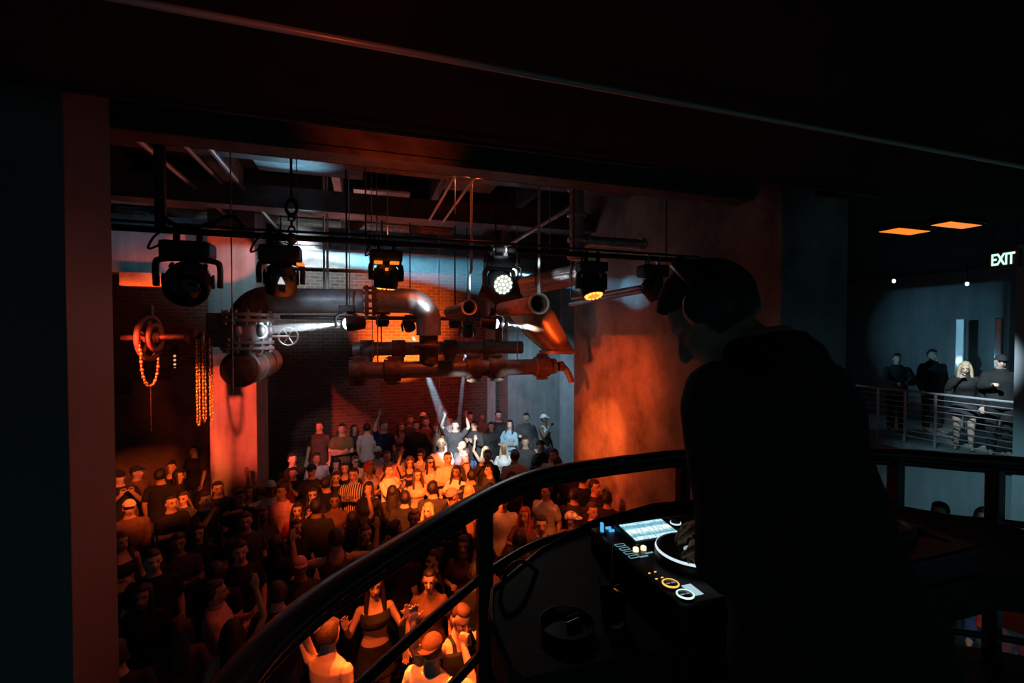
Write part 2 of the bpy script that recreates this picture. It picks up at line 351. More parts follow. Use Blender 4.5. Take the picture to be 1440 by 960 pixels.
# wide ventilation duct under the standpipe that takes the white light
dk = empty('air_duct', at(795, 380, 6.7)); tag(dk, 'crumpled foil-wrapped duct glaring white beside the vertical standpipe', 'duct')
bm = bmesh.new(); tube(bm, [(-0.5, 0.5, -0.22), (0.0, 0.1, -0.1), (0.42, -0.2, 0.0)], [0.14, 0.15, 0.15], 18)
for v in bm.verts: v.co += Vector([random.uniform(-0.012, 0.012) for _ in range(3)])
obj('wrap', bm, mat('foil wrap', (0.75, 0.75, 0.75), 0.35, 0.5, nscale=30, bump=0.4), dk)
for t in (0.1, 0.6):
    bm = bmesh.new(); torus(bm, 0.16, 0.012, 20, 6, dir_mtx((0.9, -0.7, 0.2), (-0.4 + t, 0.42 - t, -0.2 + 0.2 * t))); obj('band', bm, STEEL, dk, smooth=True)
# ------------------------------------------------------------------ light bar
BARY, BARZ = 4.57, 5.06
bar = empty('light_bar', (0, BARY, BARZ)); tag(bar, 'long black lighting bar hung on cables across the room', 'light bar')
bm = bmesh.new(); tube(bm, [(-3.2, 0, 0), (3.9, 0, 0)], 0.028, 12); obj('bar', bm, BLKM, bar, smooth=True, sharp=40)
bm = bmesh.new(); tube(bm, [(-3.2, 0.03, 0.075), (-1.0, 0.04, 0.06), (1.0, 0.03, 0.075), (3.9, 0.03, 0.06)], 0.012, 8); obj('cable', bm, BLKM, bar, smooth=True)
for x in (-1.62, 0.02, 2.2, 3.4):
    bm = bmesh.new(); tube(bm, [(x, 0, 0), (x, 0, 1.9)], 0.008 if x > -1 else 0.045, 8); obj('hanger', bm, BLKM, bar, smooth=True)
bm = bmesh.new(); tube(bm, catmull([(-1.6, 0.02, 0.1), (-1.45, 0.02, 0.03), (-1.25, 0.02, 0.09), (-1.1, 0.02, 0.16), (-1.0, 0.02, 0.05)]), 0.018, 8); obj('cable', bm, BLKM, bar, smooth=True)
# chain hoist and its hook above the bar
hk = empty('hoist_hook', (-0.62, BARY, BARZ)); tag(hk, 'chain hoist hook with shackle and safety chain above the light bar', 'hook')
bm = bmesh.new(); tube(bm, [(0, 0, 0.36), (0, 0, 1.9)], 0.011, 8); obj('hoist_chain', bm, BLKM, hk)
bm = bmesh.new(); torus(bm, 0.045, 0.014, 20, 8, T(0, 0, 0.27) @ RX(PI / 2) @ Matrix.Scale(1.5, 4, (0, 1, 0))); obj('hook', bm, BLKM, hk, smooth=True)
for i in range(3):
    bm = bmesh.new(); torus(bm, 0.026, 0.009, 16, 6, T(0, 0, 0.175 - i * 0.05) @ RZ(i % 2 * PI / 2) @ RX(PI / 2)); obj('link', bm, BLKM, hk, smooth=True)
bm = bmesh.new(); lathe(bm, [(0.03, 0.0), (0.05, 0.03), (0.05, 0.06), (0.03, 0.08)], 14, mtx=T(0, 0, -0.05)); obj('shackle', bm, RUST, hk, smooth=True)
bm = bmesh.new(); tube(bm, [(0, 0, -0.16), (0, 0, -0.04)], 0.006, 6); obj('pin', bm, BLKM, hk)
# thin suspension wires across the room
for px, y0, y1, d in ((328, 330, 560, 4.3), (418, 250, 350, 5.0), (492, 235, 450, 6.6), (524, 400, 520, 6.6), (618, 455, 545, 7.6), (640, 235, 300, 6.0), (545, 265, 330, 5.6), (773, 300, 356, 5.2), (803, 375, 420, 5.6)):
    a = at(px, y1, d); pipe('suspension_wire', [a, (a.x, a.y, 7.0)], 0.006, STEEL, 'thin straight suspension wire hanging from the ceiling beams', 'suspension wires from the ceiling', 'wire', 6)
# white angled drop rods that carry the pipes
for (px, y0, y1, d) in ((461, 352, 418, 7.0), (456, 365, 418, 7.3)):
    a = at(px, y1, d); pipe('drop_rod', [a, (a.x, a.y, 7.0)], 0.018, mat('white rod', (0.8, 0.82, 0.82), 0.4), 'white drop rod holding the long grey overhead pipe', 'white drop rods on the overhead pipe', 'rod', 8)
# ------------------------------------------------------------------ moving heads
LENSO = emis('orange lens', (1.0, 0.26, 0.035), 3.2); LENSW = emis('white led', (0.95, 1.0, 0.86), 1.1)
LENSD = mat('dark glass lens', (0.01, 0.015, 0.018), 0.08, spec=0.9)
HEADS = {}
def moving_head(px, label, s=1.0, pan=0.0, tilt=0.0, lens='dark', fat=1.0, baseh=0.13, watts=0, col=ORANGE, target=None, angle=30, blend=0.4):
    """hung upside down from the bar; tilt 0 points straight down, pan turns the yoke"""
    p = at_y(px, 340, BARY)
    root = HEADS[px] = empty('moving_head', (p.x, BARY, BARZ)); root.scale = (s, s, s); tag(root, label, 'stage light', 'moving head lights on the bar')
    for sx in (-0.07, 0.07):
        bm = bmesh.new(); torus(bm, 0.036, 0.012, 16, 6, T(sx, 0, 0) @ RY(PI / 2)); add_box(bm, (sx - 0.018, -0.015, -0.085), (sx + 0.018, 0.015, -0.03)); obj('clamp', bm, STEEL if lens in ('white', 'side') else BLKM, root, smooth=True, sharp=35)
    bm = bmesh.new(); add_box(bm, (-0.15, -0.1, -0.08 - baseh), (0.15, 0.1, -0.075), 0.025); obj('base', bm, BLK, root)
    bm = bmesh.new(); add_box(bm, (-0.155, -0.06, -0.10 - baseh * 0.8), (-0.148, 0.06, -0.10)); obj('side_panel', bm, BLKM, root)
    bm = bmesh.new(); tube(bm, catmull([(-0.11, -0.09, -0.10), (-0.19, -0.12, -0.15), (-0.16, -0.1, -0.06), (-0.1, -0.03, 0.02)]), 0.008, 6); obj('power_lead', bm, BLK, root, smooth=True)
    P = T(0, 0, -0.08 - baseh) @ RZ(pan)
    w = 0.165 * fat
    zc = -0.14 * fat
    bm = bmesh.new()
    tube(bm, [P @ Vector(v) for v in catmull([(-w, 0, zc - 0.04), (-w, 0, -0.05), (-w * 0.82, 0, -0.012), (0, 0, 0.0), (w * 0.82, 0, -0.012), (w, 0, -0.05), (w, 0, zc - 0.04)], 5)], 0.036, 10, sx=0.55, sy=1.3, ref=P.to_3x3() @ Vector((0, 1, 0)))
    obj('yoke', bm, BLK, root, smooth=True, sharp=50)
    H = P @ T(0, 0, zc) @ RX(tilt)
    R = 0.125 * fat
    bm = bmesh.new(); lathe(bm, [(0.02, 0.13 * fat), (R * 0.62, 0.125 * fat), (R * 0.86, 0.08 * fat), (R, 0.0), (R, -0.09 * fat), (R * 0.95, -0.12 * fat), (R * 0.86, -0.125 * fat), (R * 0.82, -0.11 * fat), (0.02, -0.11 * fat)], 28, mtx=H); hd = obj('head', bm, BLK, root, smooth=True, sharp=35)
    for sx in (-1, 1):
        bm = bmesh.new(); lathe(bm, [(0.05, 0), (0.05, 0.012)], 16, 'x', H @ T(sx * (R + 0.004) - 0.006, 0, 0)); obj('tilt_hub', bm, BLKM, root, smooth=True, sharp=35)
    for k in range(8):
        bm = bmesh.new(); a = k * PI / 4; add_box(bm, (R * 0.93, -0.012, 0.015), (R * 1.05, 0.012, 0.07), mtx=H @ RZ(a)); obj('cooling_fin', bm, BLKM, hd)
    if lens == 'white':
        bm = bmesh.new(); lathe(bm, [(R * 0.8, -0.112 * fat), (R * 0.78, -0.118 * fat)], 28, mtx=H); ln = obj('lens', bm, mat('lit lens plate', (0.2, 0.2, 0.18), 0.4, emit=(0.9, 0.95, 0.8), emit_s=0.35), root)
        cells = [(0, 0)] + [(0.36 * math.cos(k * PI / 3), 0.36 * math.sin(k * PI / 3)) for k in range(6)] + [(0.69 * math.cos(k * PI / 6 + PI / 12), 0.69 * math.sin(k * PI / 6 + PI / 12)) for k in range(12)]
        for cx, cy in cells:
            bm = bmesh.new(); lathe(bm, [(R * 0.145, -0.116 * fat), (R * 0.12, -0.126 * fat), (0.003, -0.13 * fat)], 8, mtx=H @ T(cx * R, cy * R, 0)); obj('led_cell', bm, LENSW, ln)
    elif lens == 'orange':
        bm = bmesh.new(); lathe(bm, [(R * 0.8, -0.112 * fat), (R * 0.5, -0.128 * fat), (0.003, -0.132 * fat)], 28, mtx=H); ln = obj('lens', bm, mat('amber lens plate', (0.2, 0.1, 0.03), 0.3, emit=(1.0, 0.22, 0.03), emit_s=1.2), root)
        for k in range(12):
            a = k * PI / 6; bm = bmesh.new(); lathe(bm, [(R * 0.15, -0.114 * fat), (R * 0.1, -0.134 * fat), (0.003, -0.138 * fat)], 8, mtx=H @ T(0.62 * R * math.cos(a), 0.62 * R * math.sin(a), 0)); obj('led_cell', bm, LENSO, ln)
    else:
        bm = bmesh.new(); lathe(bm, [(R * 0.8, -0.112 * fat), (R * 0.5, -0.135 * fat), (0.003, -0.145 * fat)], 28, mtx=H); obj('lens', bm, LENSD, root, smooth=True)
    if watts:
        bpy.context.view_layer.update()
        c = root.matrix_world @ (H @ Vector((0, 0, -0.16 * fat)))
        spot('moving_head_lamp', c, target, watts, angle, col, blend, 0.06); point('lens_spill', c, (watts * 0.0025 if lens == 'orange' else 0.1), col, 0.1)
    return root
moving_head(265, 'large dark moving head with a wide round lens, hung above the chain wheel', 1.22, 0.15, -1.05, 'dark', 1.12, 0.11)
mh = moving_head(395, 'large boxy moving head seen from behind, hung before the big elbow', 1.12, 0.2, 0.5, 'dark', 0.95, 0.12)
moving_head(543, 'moving head pointing straight down with a glowing amber lens', 1.0, 0.35, 0.18, 'orange', 0.92, 0.11, 2600, ORANGE, at_z(598, 915, 1.4), 36, 0.6)
moving_head(702, 'moving head facing the booth with white glowing led cells', 1.0, 0.1, -1.25, 'white', 0.98, 0.12, 5, (0.95, 1.0, 0.92), at_z(770, 668, 3.58), 60, 0.8)
moving_head(832, 'moving head tilted down before the orange wall with a glowing amber lens', 1.05, 0.1, -0.35, 'orange', 1.0, 0.1, 380, ORANGE, at_z(800, 760, 1.4), 40, 0.8)
moving_head(918, 'dark moving head seen from the side against the orange wall', 1.05, 1.4, -0.7, 'side', 0.9, 0.13)
# amber display strips and the pale service window on the heads
bpy.context.view_layer.update()
for hp, px, py, w, h in ((543, 532, 368, 11, 3), (543, 555, 369, 12, 3), (543, 544, 378, 4, 3), (395, 422, 371, 9, 3), (395, 395, 394, 8, 9)):
    root = HEADS[hp]; dd = proj(root.matrix_world.translation)[2]
    p = root.matrix_world.inverted() @ at(px, py, dd - 0.15); k = dd / 640 / root.scale.x
    bm = bmesh.new(); add_box(bm, (-w * k / 2, -0.004, -h * k / 2), (w * k / 2, 0.07, h * k / 2))
    if h == 9:
        for v in bm.verts:
            if v.co.z > 0: v.co.x *= 0.15
    obj('status_light', bm, emis('amber status', (1.0, 0.20, 0.02), 1.0) if h == 3 else emis('white status', (0.7, 0.9, 0.95), 0.5), root, loc=p)
# ------------------------------------------------------------------ pipework and valve
def flange(bm, r, x0, x1, mtx, n=28): lathe(bm, [(r * 0.96, x0), (r, x0 + 0.008), (r, x1 - 0.008), (r * 0.96, x1)], n, 'x', mtx)
# long lower pipe
lp = empty('coupled_pipe', (0, 7.4, 3.6)); tag(lp, 'long rusty pipe with bolted couplings and a bent spout end, low over the crowd', 'pipe')
bm = bmesh.new(); tube(bm, [(-0.23, 0, 0), (3.2, 0, 0)], 0.135, 20); obj('pipe_run', bm, IRON, lp, smooth=True, sharp=40)
for x in (-0.1, 0.42, 1.72, 2.12, 2.95):
    bm = bmesh.new(); flange(bm, 0.175, x - 0.13, x + 0.13, Matrix.Identity(4)); c = obj('coupling', bm, RUST, lp, smooth=True, sharp=35)
    for sz in (-1, 1):
        bm = bmesh.new(); add_box(bm, (x - 0.07, -0.06, sz * 0.195 - 0.03), (x + 0.07, 0.06, sz * 0.195 + 0.03), 0.01); obj('coupling_ear', bm, RUST, c)
        for bx in (-0.08, 0.08):
            bm = bmesh.new(); tube(bm, [(x + bx - 0.03, -0.04, sz * 0.2), (x + bx + 0.03, -0.04, sz * 0.2)], 0.016, 6); obj('bolt', bm, RUST, c)
bm = bmesh.new(); tube(bm, catmull([(3.2, 0, 0), (3.32, -0.03, -0.0), (3.42, -0.05, -0.1), (3.5, -0.06, -0.28)]), 0.055, 12); obj('spout', bm, IRON, lp, smooth=True, sharp=40)
bm = bmesh.new(); flange(bm, 0.085, 3.26, 3.34, T(0, -0.03, 0)); obj('spout_collar', bm, RUST, lp, smooth=True, sharp=35)
# upper rear pipe
up = empty('tee_pipe', (0, 8.6, 3.9)); tag(up, 'dark rear pipe with tee fittings running behind the long coupled pipe', 'pipe')
bm = bmesh.new(); tube(bm, [(-0.2, 0, 0), (3.0, 0, 0)], 0.125, 18); obj('pipe_run', bm, IRON, up, smooth=True, sharp=40)
for x in (0.05, 0.6, 1.55, 2.3):
    bm = bmesh.new(); flange(bm, 0.16, x - 0.12, x + 0.12, Matrix.Identity(4)); c = obj('tee', bm, RUST, up, smooth=True, sharp=35)
    bm = bmesh.new(); tube(bm, [(x, 0, 0), (x, 0, -0.28)], 0.10, 14); obj('stub', bm, IRON, c, smooth=True, sharp=40)
for x in (0.3, 2.6):
    bm = bmesh.new(); tube(bm, [(x, 0, 0.1), (x, 0, 3.1)], 0.012, 8); obj('hanger', bm, STEEL, up)
for x in (0.2, 2.5):
    bm = bmesh.new(); tube(bm, [(x, 0, 0.12), (x, 0, 3.4)], 0.010, 8); obj('hanger', bm, STEEL, lp)
# big grey overhead pipe with the two bends
op = empty('overhead_pipe', (0, 7.4, 0)); tag(op, 'big grey overhead pipe with a swan-neck bend dropping to the long coupled pipe', 'pipe')
bm = bmesh.new(); tube(bm, [(0.18, 0, 4.70), (0.66, 0, 4.70)] + [(0.66 + 0.33 * math.sin(a), 0, 4.37 + 0.33 * math.cos(a)) for a in [k * PI / 16 for k in range(1, 9)]] + [(0.99, 0, 4.15)], 0.195, 22); obj('bend', bm, GALV, op, smooth=True, sharp=40)
bm = bmesh.new(); tube(bm, [(0.99, 0, 4.17), (0.99, 0, 3.7)], 0.15, 18); obj('drop_leg', bm, RUST, op, smooth=True, sharp=40)
bm = bmesh.new(); lathe(bm, [(0.22, 3.95), (0.235, 3.97), (0.235, 4.0), (0.22, 4.02)], 24, mtx=T(0.99, 0, 0)); obj('flange', bm, RUST, op, smooth=True, sharp=35)
bm = bmesh.new(); tube(bm, [(-1.3, 0, 4.66), (0.0, 0, 4.68)], 0.185, 22); obj('pipe_run', bm, mat('dull grey pipe', (0.22, 0.23, 0.24), 0.5, 0.4, nscale=7, namt=0.3, bump=0.08), op, smooth=True, sharp=40)
for x in (0.04, 0.15):
    bm = bmesh.new(); flange(bm, 0.235, x - 0.03, x + 0.03, T(0, 0, 4.69)); fl = obj('flange', bm, RUST, op, smooth=True, sharp=35)
    for k in range(10):
        a = k * PI / 5; bm = bmesh.new(); tube(bm, [(x - 0.055, 0.205 * math.cos(a), 4.69 + 0.205 * math.sin(a)), (x + 0.055, 0.205 * math.cos(a), 4.69 + 0.205 * math.sin(a))], 0.014, 6); obj('bolt', bm, RUST, fl)
bm = bmesh.new(); tube(bm, [(-1.3, 0, 4.66)] + [(-1.3 - 0.33 * math.sin(a), 0, 4.33 + 0.33 * math.cos(a)) for a in [k * PI / 16 for k in range(1, 9)]] + [(-1.63, 0, 4.2)], 0.21, 22); obj('elbow', bm, RUST, op, smooth=True, sharp=40)
bm = bmesh.new(); add_box(bm, (-1.2, 0.16, 4.40), (1.6, 0.4, 4.46), 0.02); obj('tray', bm, BEAMM, op)
# gate valve
vl = empty('gate_valve', (-1.55, 7.2, 4.2)); tag(vl, 'big bolted gate valve glaring white where the beam strikes it', 'valve')
bm = bmesh.new(); lathe(bm, [(0.2, -0.32), (0.24, -0.2), (0.27, 0.0), (0.24, 0.16), (0.2, 0.24)], 24); obj('body', bm, GALV, vl, smooth=True, sharp=40)
for z in (-0.22, -0.14, 0.16, 0.24):
    bm = bmesh.new(); lathe(bm, [(0.32, z - 0.025), (0.33, z - 0.015), (0.33, z + 0.015), (0.32, z + 0.025)], 26); fl = obj('flange', bm, GALV, vl, smooth=True, sharp=35)
    for k in range(12):
        a = k * PI / 6 + z; bm = bmesh.new(); tube(bm, [(0.285 * math.cos(a), 0.285 * math.sin(a), z - 0.06), (0.285 * math.cos(a), 0.285 * math.sin(a), z + 0.06)], 0.022, 6); obj('bolt', bm, STEEL, fl)
for k in range(6):
    a = k * PI / 3 + 0.3; bm = bmesh.new(); ellipsoid(bm, (0.27 * math.cos(a), 0.27 * math.sin(a), 0.02), (0.06, 0.06, 0.09), 10, 8); obj('boss', bm, GALV, vl, smooth=True)
bm = bmesh.new(); add_box(bm, (-0.46, -0.16, -0.2), (-0.2, 0.16, 0.26), 0.02); obj('bonnet', bm, RUST, vl)
bm = bmesh.new(); torus(bm, 0.13, 0.014, 26, 8, T(0.5, 0.1, -0.06) @ RX(PI / 2)); hw = obj('handwheel', bm, STEEL, vl, smooth=True)
for k in range(3):
    bm = bmesh.new(); a = k * PI / 3; tube(bm, [(0.5 - 0.13 * math.cos(a), 0.1, -0.06 - 0.13 * math.sin(a)), (0.5 + 0.13 * math.cos(a), 0.1, -0.06 + 0.13 * math.sin(a))], 0.009, 6); obj('spoke', bm, STEEL, hw)
bm = bmesh.new(); tube(bm, [(0.2, 0.1, -0.06), (0.52, 0.1, -0.06)], 0.02, 8); obj('stem', bm, STEEL, vl)
# capped drum pipe under the valve
dp = empty('capped_pipe', (-1.6, 6.95, 3.70)); tag(dp, 'thick capped pipe stub with two bands under the gate valve', 'pipe')
bm = bmesh.new(); lathe(bm, [(0.02, -0.06), (0.16, -0.04), (0.235, 0.0)], 28, 'y'); obj('end_cap', bm, RUST, dp, smooth=True)
bm = bmesh.new(); lathe(bm, [(0.235, 0.0), (0.235, 1.9)], 28, 'y'); obj('shell', bm, GALV, dp, smooth=True, sharp=40)
for y in (0.05, 0.62, 1.3):
    bm = bmesh.new(); lathe(bm, [(0.24, y), (0.25, y + 0.01), (0.25, y + 0.05), (0.24, y + 0.06)], 28, 'y'); obj('band', bm, GALV, dp, smooth=True, sharp=35)
bm = bmesh.new(); tube(bm, [(0, 0.28, 0.2), (0, 0.28, 0.36)], 0.14, 16); obj('neck', bm, GALV, dp, smooth=True)
# chain wheel with its shaft
cw = empty('chain_wheel', (-2.62, 7.0, 4.13)); tag(cw, 'iron chain wheel on a long shaft with a brass pull chain looped over it', 'chain wheel')
bm = bmesh.new(); torus(bm, 0.27, 0.035, 32, 8, RZ(-0.13) @ RY(PI / 2)); obj('rim', bm, RUST, cw, smooth=True)
bm = bmesh.new(); torus(bm, 0.16, 0.03, 28, 8, T(0.06, 0, 0) @ RZ(-0.13) @ RY(PI / 2)); obj('inner_ring', bm, RUST, cw, smooth=True)
for k in range(5):
    a = k * 2 * PI / 5 + 0.3; bm = bmesh.new(); tube(bm, [RZ(-0.13) @ Vector((0, 0.04 * math.cos(a), 0.04 * math.sin(a))), RZ(-0.13) @ Vector((0, 0.27 * math.cos(a), 0.27 * math.sin(a)))], 0.024, 8); obj('spoke', bm, RUST, cw, smooth=True)
bm = bmesh.new(); lathe(bm, [(0.06, -0.06), (0.075, 0.0), (0.06, 0.1)], 16, 'x'); obj('hub', bm, RUST, cw, smooth=True)
bm = bmesh.new(); tube(bm, [(-0.3, 0, 0), (0.75, 0.05, 0.02)], 0.035, 10); obj('shaft', bm, RUST, cw, smooth=True)
bm = bmesh.new(); lathe(bm, [(0.05, 0.38), (0.1, 0.42), (0.1, 0.5), (0.065, 0.54), (0.065, 0.7)], 16, 'x', T(0, 0.03, 0.01)); obj('bearing', bm, RUST, cw, smooth=True, sharp=35)
bm = bmesh.new(); add_box(bm, (-0.04, -0.04, 0.28), (0.04, 0.04, 0.42), 0.012); obj('guide', bm, RUST, cw)
def chain_mesh(pts, r=0.02, step=0.045):
    bm = bmesh.new(); acc = 0.0; k = 0
    for i in range(len(pts) - 1):
        a, b = Vector(pts[i]), Vector(pts[i + 1]); L = (b - a).length; d = (b - a).normalized()
        while acc < L:
            bmesh.ops.create_icosphere(bm, subdivisions=1, radius=1.0, matrix=dir_mtx(d, a + d * acc) @ RZ(k * PI / 2) @ Matrix.Diagonal((r, r * 0.6, step * 0.62, 1)))
            acc += step; k += 1
        acc -= L
    return bm
loop = [(-0.02, -0.27, 0.0)] + [(0.0, -0.26 + 0.26 * (1 - math.cos(a)), -0.62 * math.sin(a) ** 0.6) for a in [k * PI / 24 for k in range(1, 24)]] + [(0.02, 0.26, 0.0)]
o = obj('pull_chain', chain_mesh(loop, 0.024, 0.05), CHAINM, cw, smooth=True); o['kind'] = 'stuff'
bm = bmesh.new(); tube(bm, [(0, 0, -0.62), (0.0, 0.0, -1.2)], 0.006, 6); obj('cord', bm, BLKM, cw)
# second bundle of pull chains
cb = empty('pull_chain', (-2.0, 6.95, 4.05)); tag(cb, 'bundle of brass pull chains hanging from a pulley beside the chain wheel', 'chain')
bm = bmesh.new(); torus(bm, 0.07, 0.025, 20, 8, T(0, 0, 0.06) @ RY(PI / 2)); obj('pulley', bm, STEEL, cb, smooth=True)
for dx, dy, z in ((-0.07, -0.03, -1.02), (-0.01, 0.0, -0.98), (0.06, 0.03, -0.95)):
    o = obj('strand', chain_mesh([(dx, dy - 0.05, 0.05), (dx, dy - 0.05, z), (dx, dy, z - 0.06), (dx, dy + 0.05, z), (dx, dy + 0.05, 0.05)], 0.018, 0.045), CHAINM, cb, smooth=True); o['kind'] = 'stuff'
# row of small warm indicator lamps behind the chains
il = empty('indicator_strip', at_y(246, 512, 12.27)); tag(il, 'vertical strip of five small warm lamps between the chain wheel and the pull chains', 'lamp strip')
bm = bmesh.new(); add_box(bm, (-0.05, 0.0, -0.42), (0.05, 0.03, 0.42)); obj('backplate', bm, BLKM, il)
for k in range(5):
    bm = bmesh.new(); ellipsoid(bm, (0, -0.01, 0.19 - k * 0.095), (0.028, 0.02, 0.028), 10, 8); obj('lamp', bm, emis('warm pilot', (1.0, 0.42, 0.2), 0.7), il)
# open-ended pipes on drop rods
for px, py, d, r, lab in ((660, 432, 6.0, 0.088, 'small open-ended pipe on a bent white drop rod'), (758, 427, 5.5, 0.11, 'open-ended pipe with pale rim hanging on a drop rod before the copper chute')):
    c = at(px, py, d); hp = empty('hung_pipe', c); tag(hp, lab, 'pipe')
    bm = bmesh.new(); lathe(bm, [(r * 0.86, 0.0), (r, 0.0), (r, 1.5), (r * 0.86, 1.5)], 28, 'y', closed=True); obj('pipe_run', bm, RUST, hp, smooth=True, sharp=40)
    bm = bmesh.new(); lathe(bm, [(r * 1.0, -0.02), (r * 1.16, -0.02), (r * 1.16, 0.03), (r * 1.0, 0.03)], 28, 'y', closed=True); obj('ring_clamp', bm, mat('pale clamp', (0.6, 0.62, 0.6), 0.4, 0.3), hp, smooth=True, sharp=35)
    bm = bmesh.new(); add_box(bm, (-0.022, -0.015, r * 1.1), (0.022, 0.025, r * 1.1 + 0.1), 0.008); obj('yoke', bm, MATS['pale clamp'], hp)
    bm = bmesh.new()
    tube(bm, [(0, 0, r * 1.2), (0.0, 0, 0.42), (0.03, 0, 0.5), (0.03, 0, 2.0)] if d == 6.0 else [(0, 0, r * 1.2), (0, 0, 2.0)], 0.018, 8); obj('drop_rod', bm, MATS['pale clamp'], hp, smooth=True, sharp=40)
# slim tray towards the orange wall
pipe('cable_tray', [at(802, 428, 7.4), at(985, 393, 4.9)], 0.035, GALV, 'slim metal tray running along the top of the orange wall', None, 'tray')
pipe('cable_tray', [at(805, 420, 7.0), at(900, 403, 5.6)], 0.02, COPPER, 'thin copper tube above the slim metal tray', None, 'tube')
# slanted copper chute
ch = empty('copper_chute', at(765, 460, 8.0)); tag(ch, 'slanted copper chute, glaring white on its left side where a beam hits', 'chute')
a, b = Vector((-0.42, 0, 0.45)), Vector((0.28, 0, -0.36))
bm = bmesh.new(); lp_ = tube(bm, [a, (a + b) / 2, b], 0.32, 28)
for v in lp_[2]: v.co.z = -0.42; v.co.x = b.x + (v.co.x - b.x) * 1.1
obj('shell', bm, COPPER, ch, smooth=True, sharp=40)
bm = bmesh.new(); lathe(bm, [(0.30, 0), (0.345, 0), (0.345, 0.05), (0.30, 0.05)], 28, mtx=T(b.x + 0.0, 0, -0.46), closed=True); obj('lip', bm, COPPER, ch, smooth=True, sharp=35)
bm = bmesh.new(); tube(bm, [Vector(a) + Vector((-0.02, 0, 0)), Vector(a) + Vector((-0.6, 0.2, 0.3))], 0.26, 24); obj('inlet', bm, RUST, ch, smooth=True, sharp=40)
# ------------------------------------------------------------------ beam lights among the pipes and their haze
def haze_mat(name, dens, col=(1, 1, 1)):
    mt = bpy.data.materials.new(name); mt.use_nodes = True; nt = mt.node_tree; nt.nodes.clear()
    o = nt.nodes.new('ShaderNodeOutputMaterial'); v = nt.nodes.new('ShaderNodeVolumeScatter')
    v.inputs['Color'].default_value = (*col, 1); v.inputs['Density'].default_value = dens; v.inputs['Anisotropy'].default_value = 0.0
    nt.links.new(v.outputs[0], o.inputs['Volume']); return mt
def beam_light(loc, target, watts, col, r0, r1, L, dens, label, angle, blend=0.3):
    loc, target = Vector(loc), Vector(target); d = (target - loc).normalized()
    root = empty('shaft_light', loc); tag(root, label, 'stage light', 'small beam lights among the pipes')
    M = dir_mtx(d)
    bm = bmesh.new(); lathe(bm, [(0.03, -0.26), (0.09, -0.24), (0.11, -0.1), (0.11, 0.0), (0.095, 0.0), (0.09, -0.02), (0.02, -0.02)], 20, mtx=M); obj('head', bm, BLK, root, smooth=True, sharp=35)
    bm = bmesh.new(); lathe(bm, [(0.085, -0.015), (0.07, 0.03), (0.045, 0.05), (0.003, 0.06)], 20, mtx=M); obj('lens', bm, emis('beam lens', (0.8, 0.95, 1.0), 9), root)
    bm = bmesh.new(); tube(bm, catmull([(-0.14, 0, -0.05), (-0.15, 0, 0.1), (0, 0, 0.16), (0.15, 0, 0.1), (0.14, 0, -0.05)], 4), 0.02, 8); obj('yoke', bm, BLK, root, smooth=True)
    bm = bmesh.new(); add_box(bm, (-0.11, -0.08, 0.16), (0.11, 0.08, 0.26), 0.02); obj('base', bm, BLK, root)
    bm = bmesh.new(); tube(bm, [(0, 0, 0.25), (0, 0, 7.0 - loc.z)], 0.012, 8); obj('stem', bm, BLKM, root)
    spot('beam_lamp', loc + d * 0.08, target, watts, angle, col, blend, 0.02)
    bm = bmesh.new(); lathe(bm, [(r0, 0.09), (r1, L)], 24, mtx=dir_mtx(d))
    hz = obj('haze', bm, haze_mat('haze', dens)); hz.location = loc
    tag(hz, label.split(' beam light')[0] + ' shaft of lit haze', 'haze', None, 'stuff')
    return root
p = at(488, 455, 6.5); beam_light(p, at(372, 464, 6.3), 1500, (0.70, 0.92, 1.0), 0.06, 0.06, 1.15, 2.2, 'bright white beam light shining sideways onto the gate valve', 13)
p = at(697, 455, 7.6); beam_light(p, at(765, 462, 7.75), 1300, (0.75, 0.94, 1.0), 0.06, 0.09, 0.75, 1.0, 'bright white beam light shining sideways onto the copper chute', 11)
p = at(577, 462, 8.75); beam_light(p, at_z(640, 634, 1.2), 3600, (0.50, 0.78, 1.0), 0.05, 0.15, 3.6, 0.5, 'cold beam light slanting down steeply onto the crowd', 5)
p = at(657, 470, 9.2); beam_light(p, at_z(641, 640, 1.0), 1300, (0.42, 0.72, 1.0), 0.03, 0.06, 3.2, 0.5, 'cold thin beam light pointing straight down by the rear pipe', 6)
# broad soft shafts under the ceiling
p = at(395, 352, 9.0); beam_light(p, at(640, 385, 9.4), 12000, (0.20, 0.62, 0.90), 0.08, 0.42, 4.4, 0.35, 'broad blue beam light sweeping level behind the light bar', 14, 0.9)
p = at(722, 384, 8.4); beam_light(p, at(900, 412, 7.0), 900, (0.20, 0.62, 0.95), 0.06, 0.22, 2.6, 0.6, 'broad blue beam light sweeping level towards the orange wall', 14, 0.9)
# dead fixtures in front of the orange glow
for px, py, d in ((538, 450, 8.2), (640, 452, 8.0)):
    root = empty('dark_fixture', at(px, py, d)); tag(root, 'small unlit stage light hanging among the pipes before the glowing brick wall', 'stage light', 'small unlit fixtures among the pipes')
    bm = bmesh.new(); lathe(bm, [(0.03, 0.1), (0.1, 0.08), (0.12, -0.05), (0.09, -0.12)], 16); obj('head', bm, BLK, root, smooth=True, sharp=35)
    bm = bmesh.new(); add_box(bm, (-0.13, -0.06, 0.1), (0.13, 0.06, 0.18), 0.015); obj('base', bm, BLK, root)
    bm = bmesh.new(); tube(bm, [(0, 0, 0.17), (0, 0, 7.0 - root.location.z)], 0.012, 8); obj('stem', bm, BLKM, root)
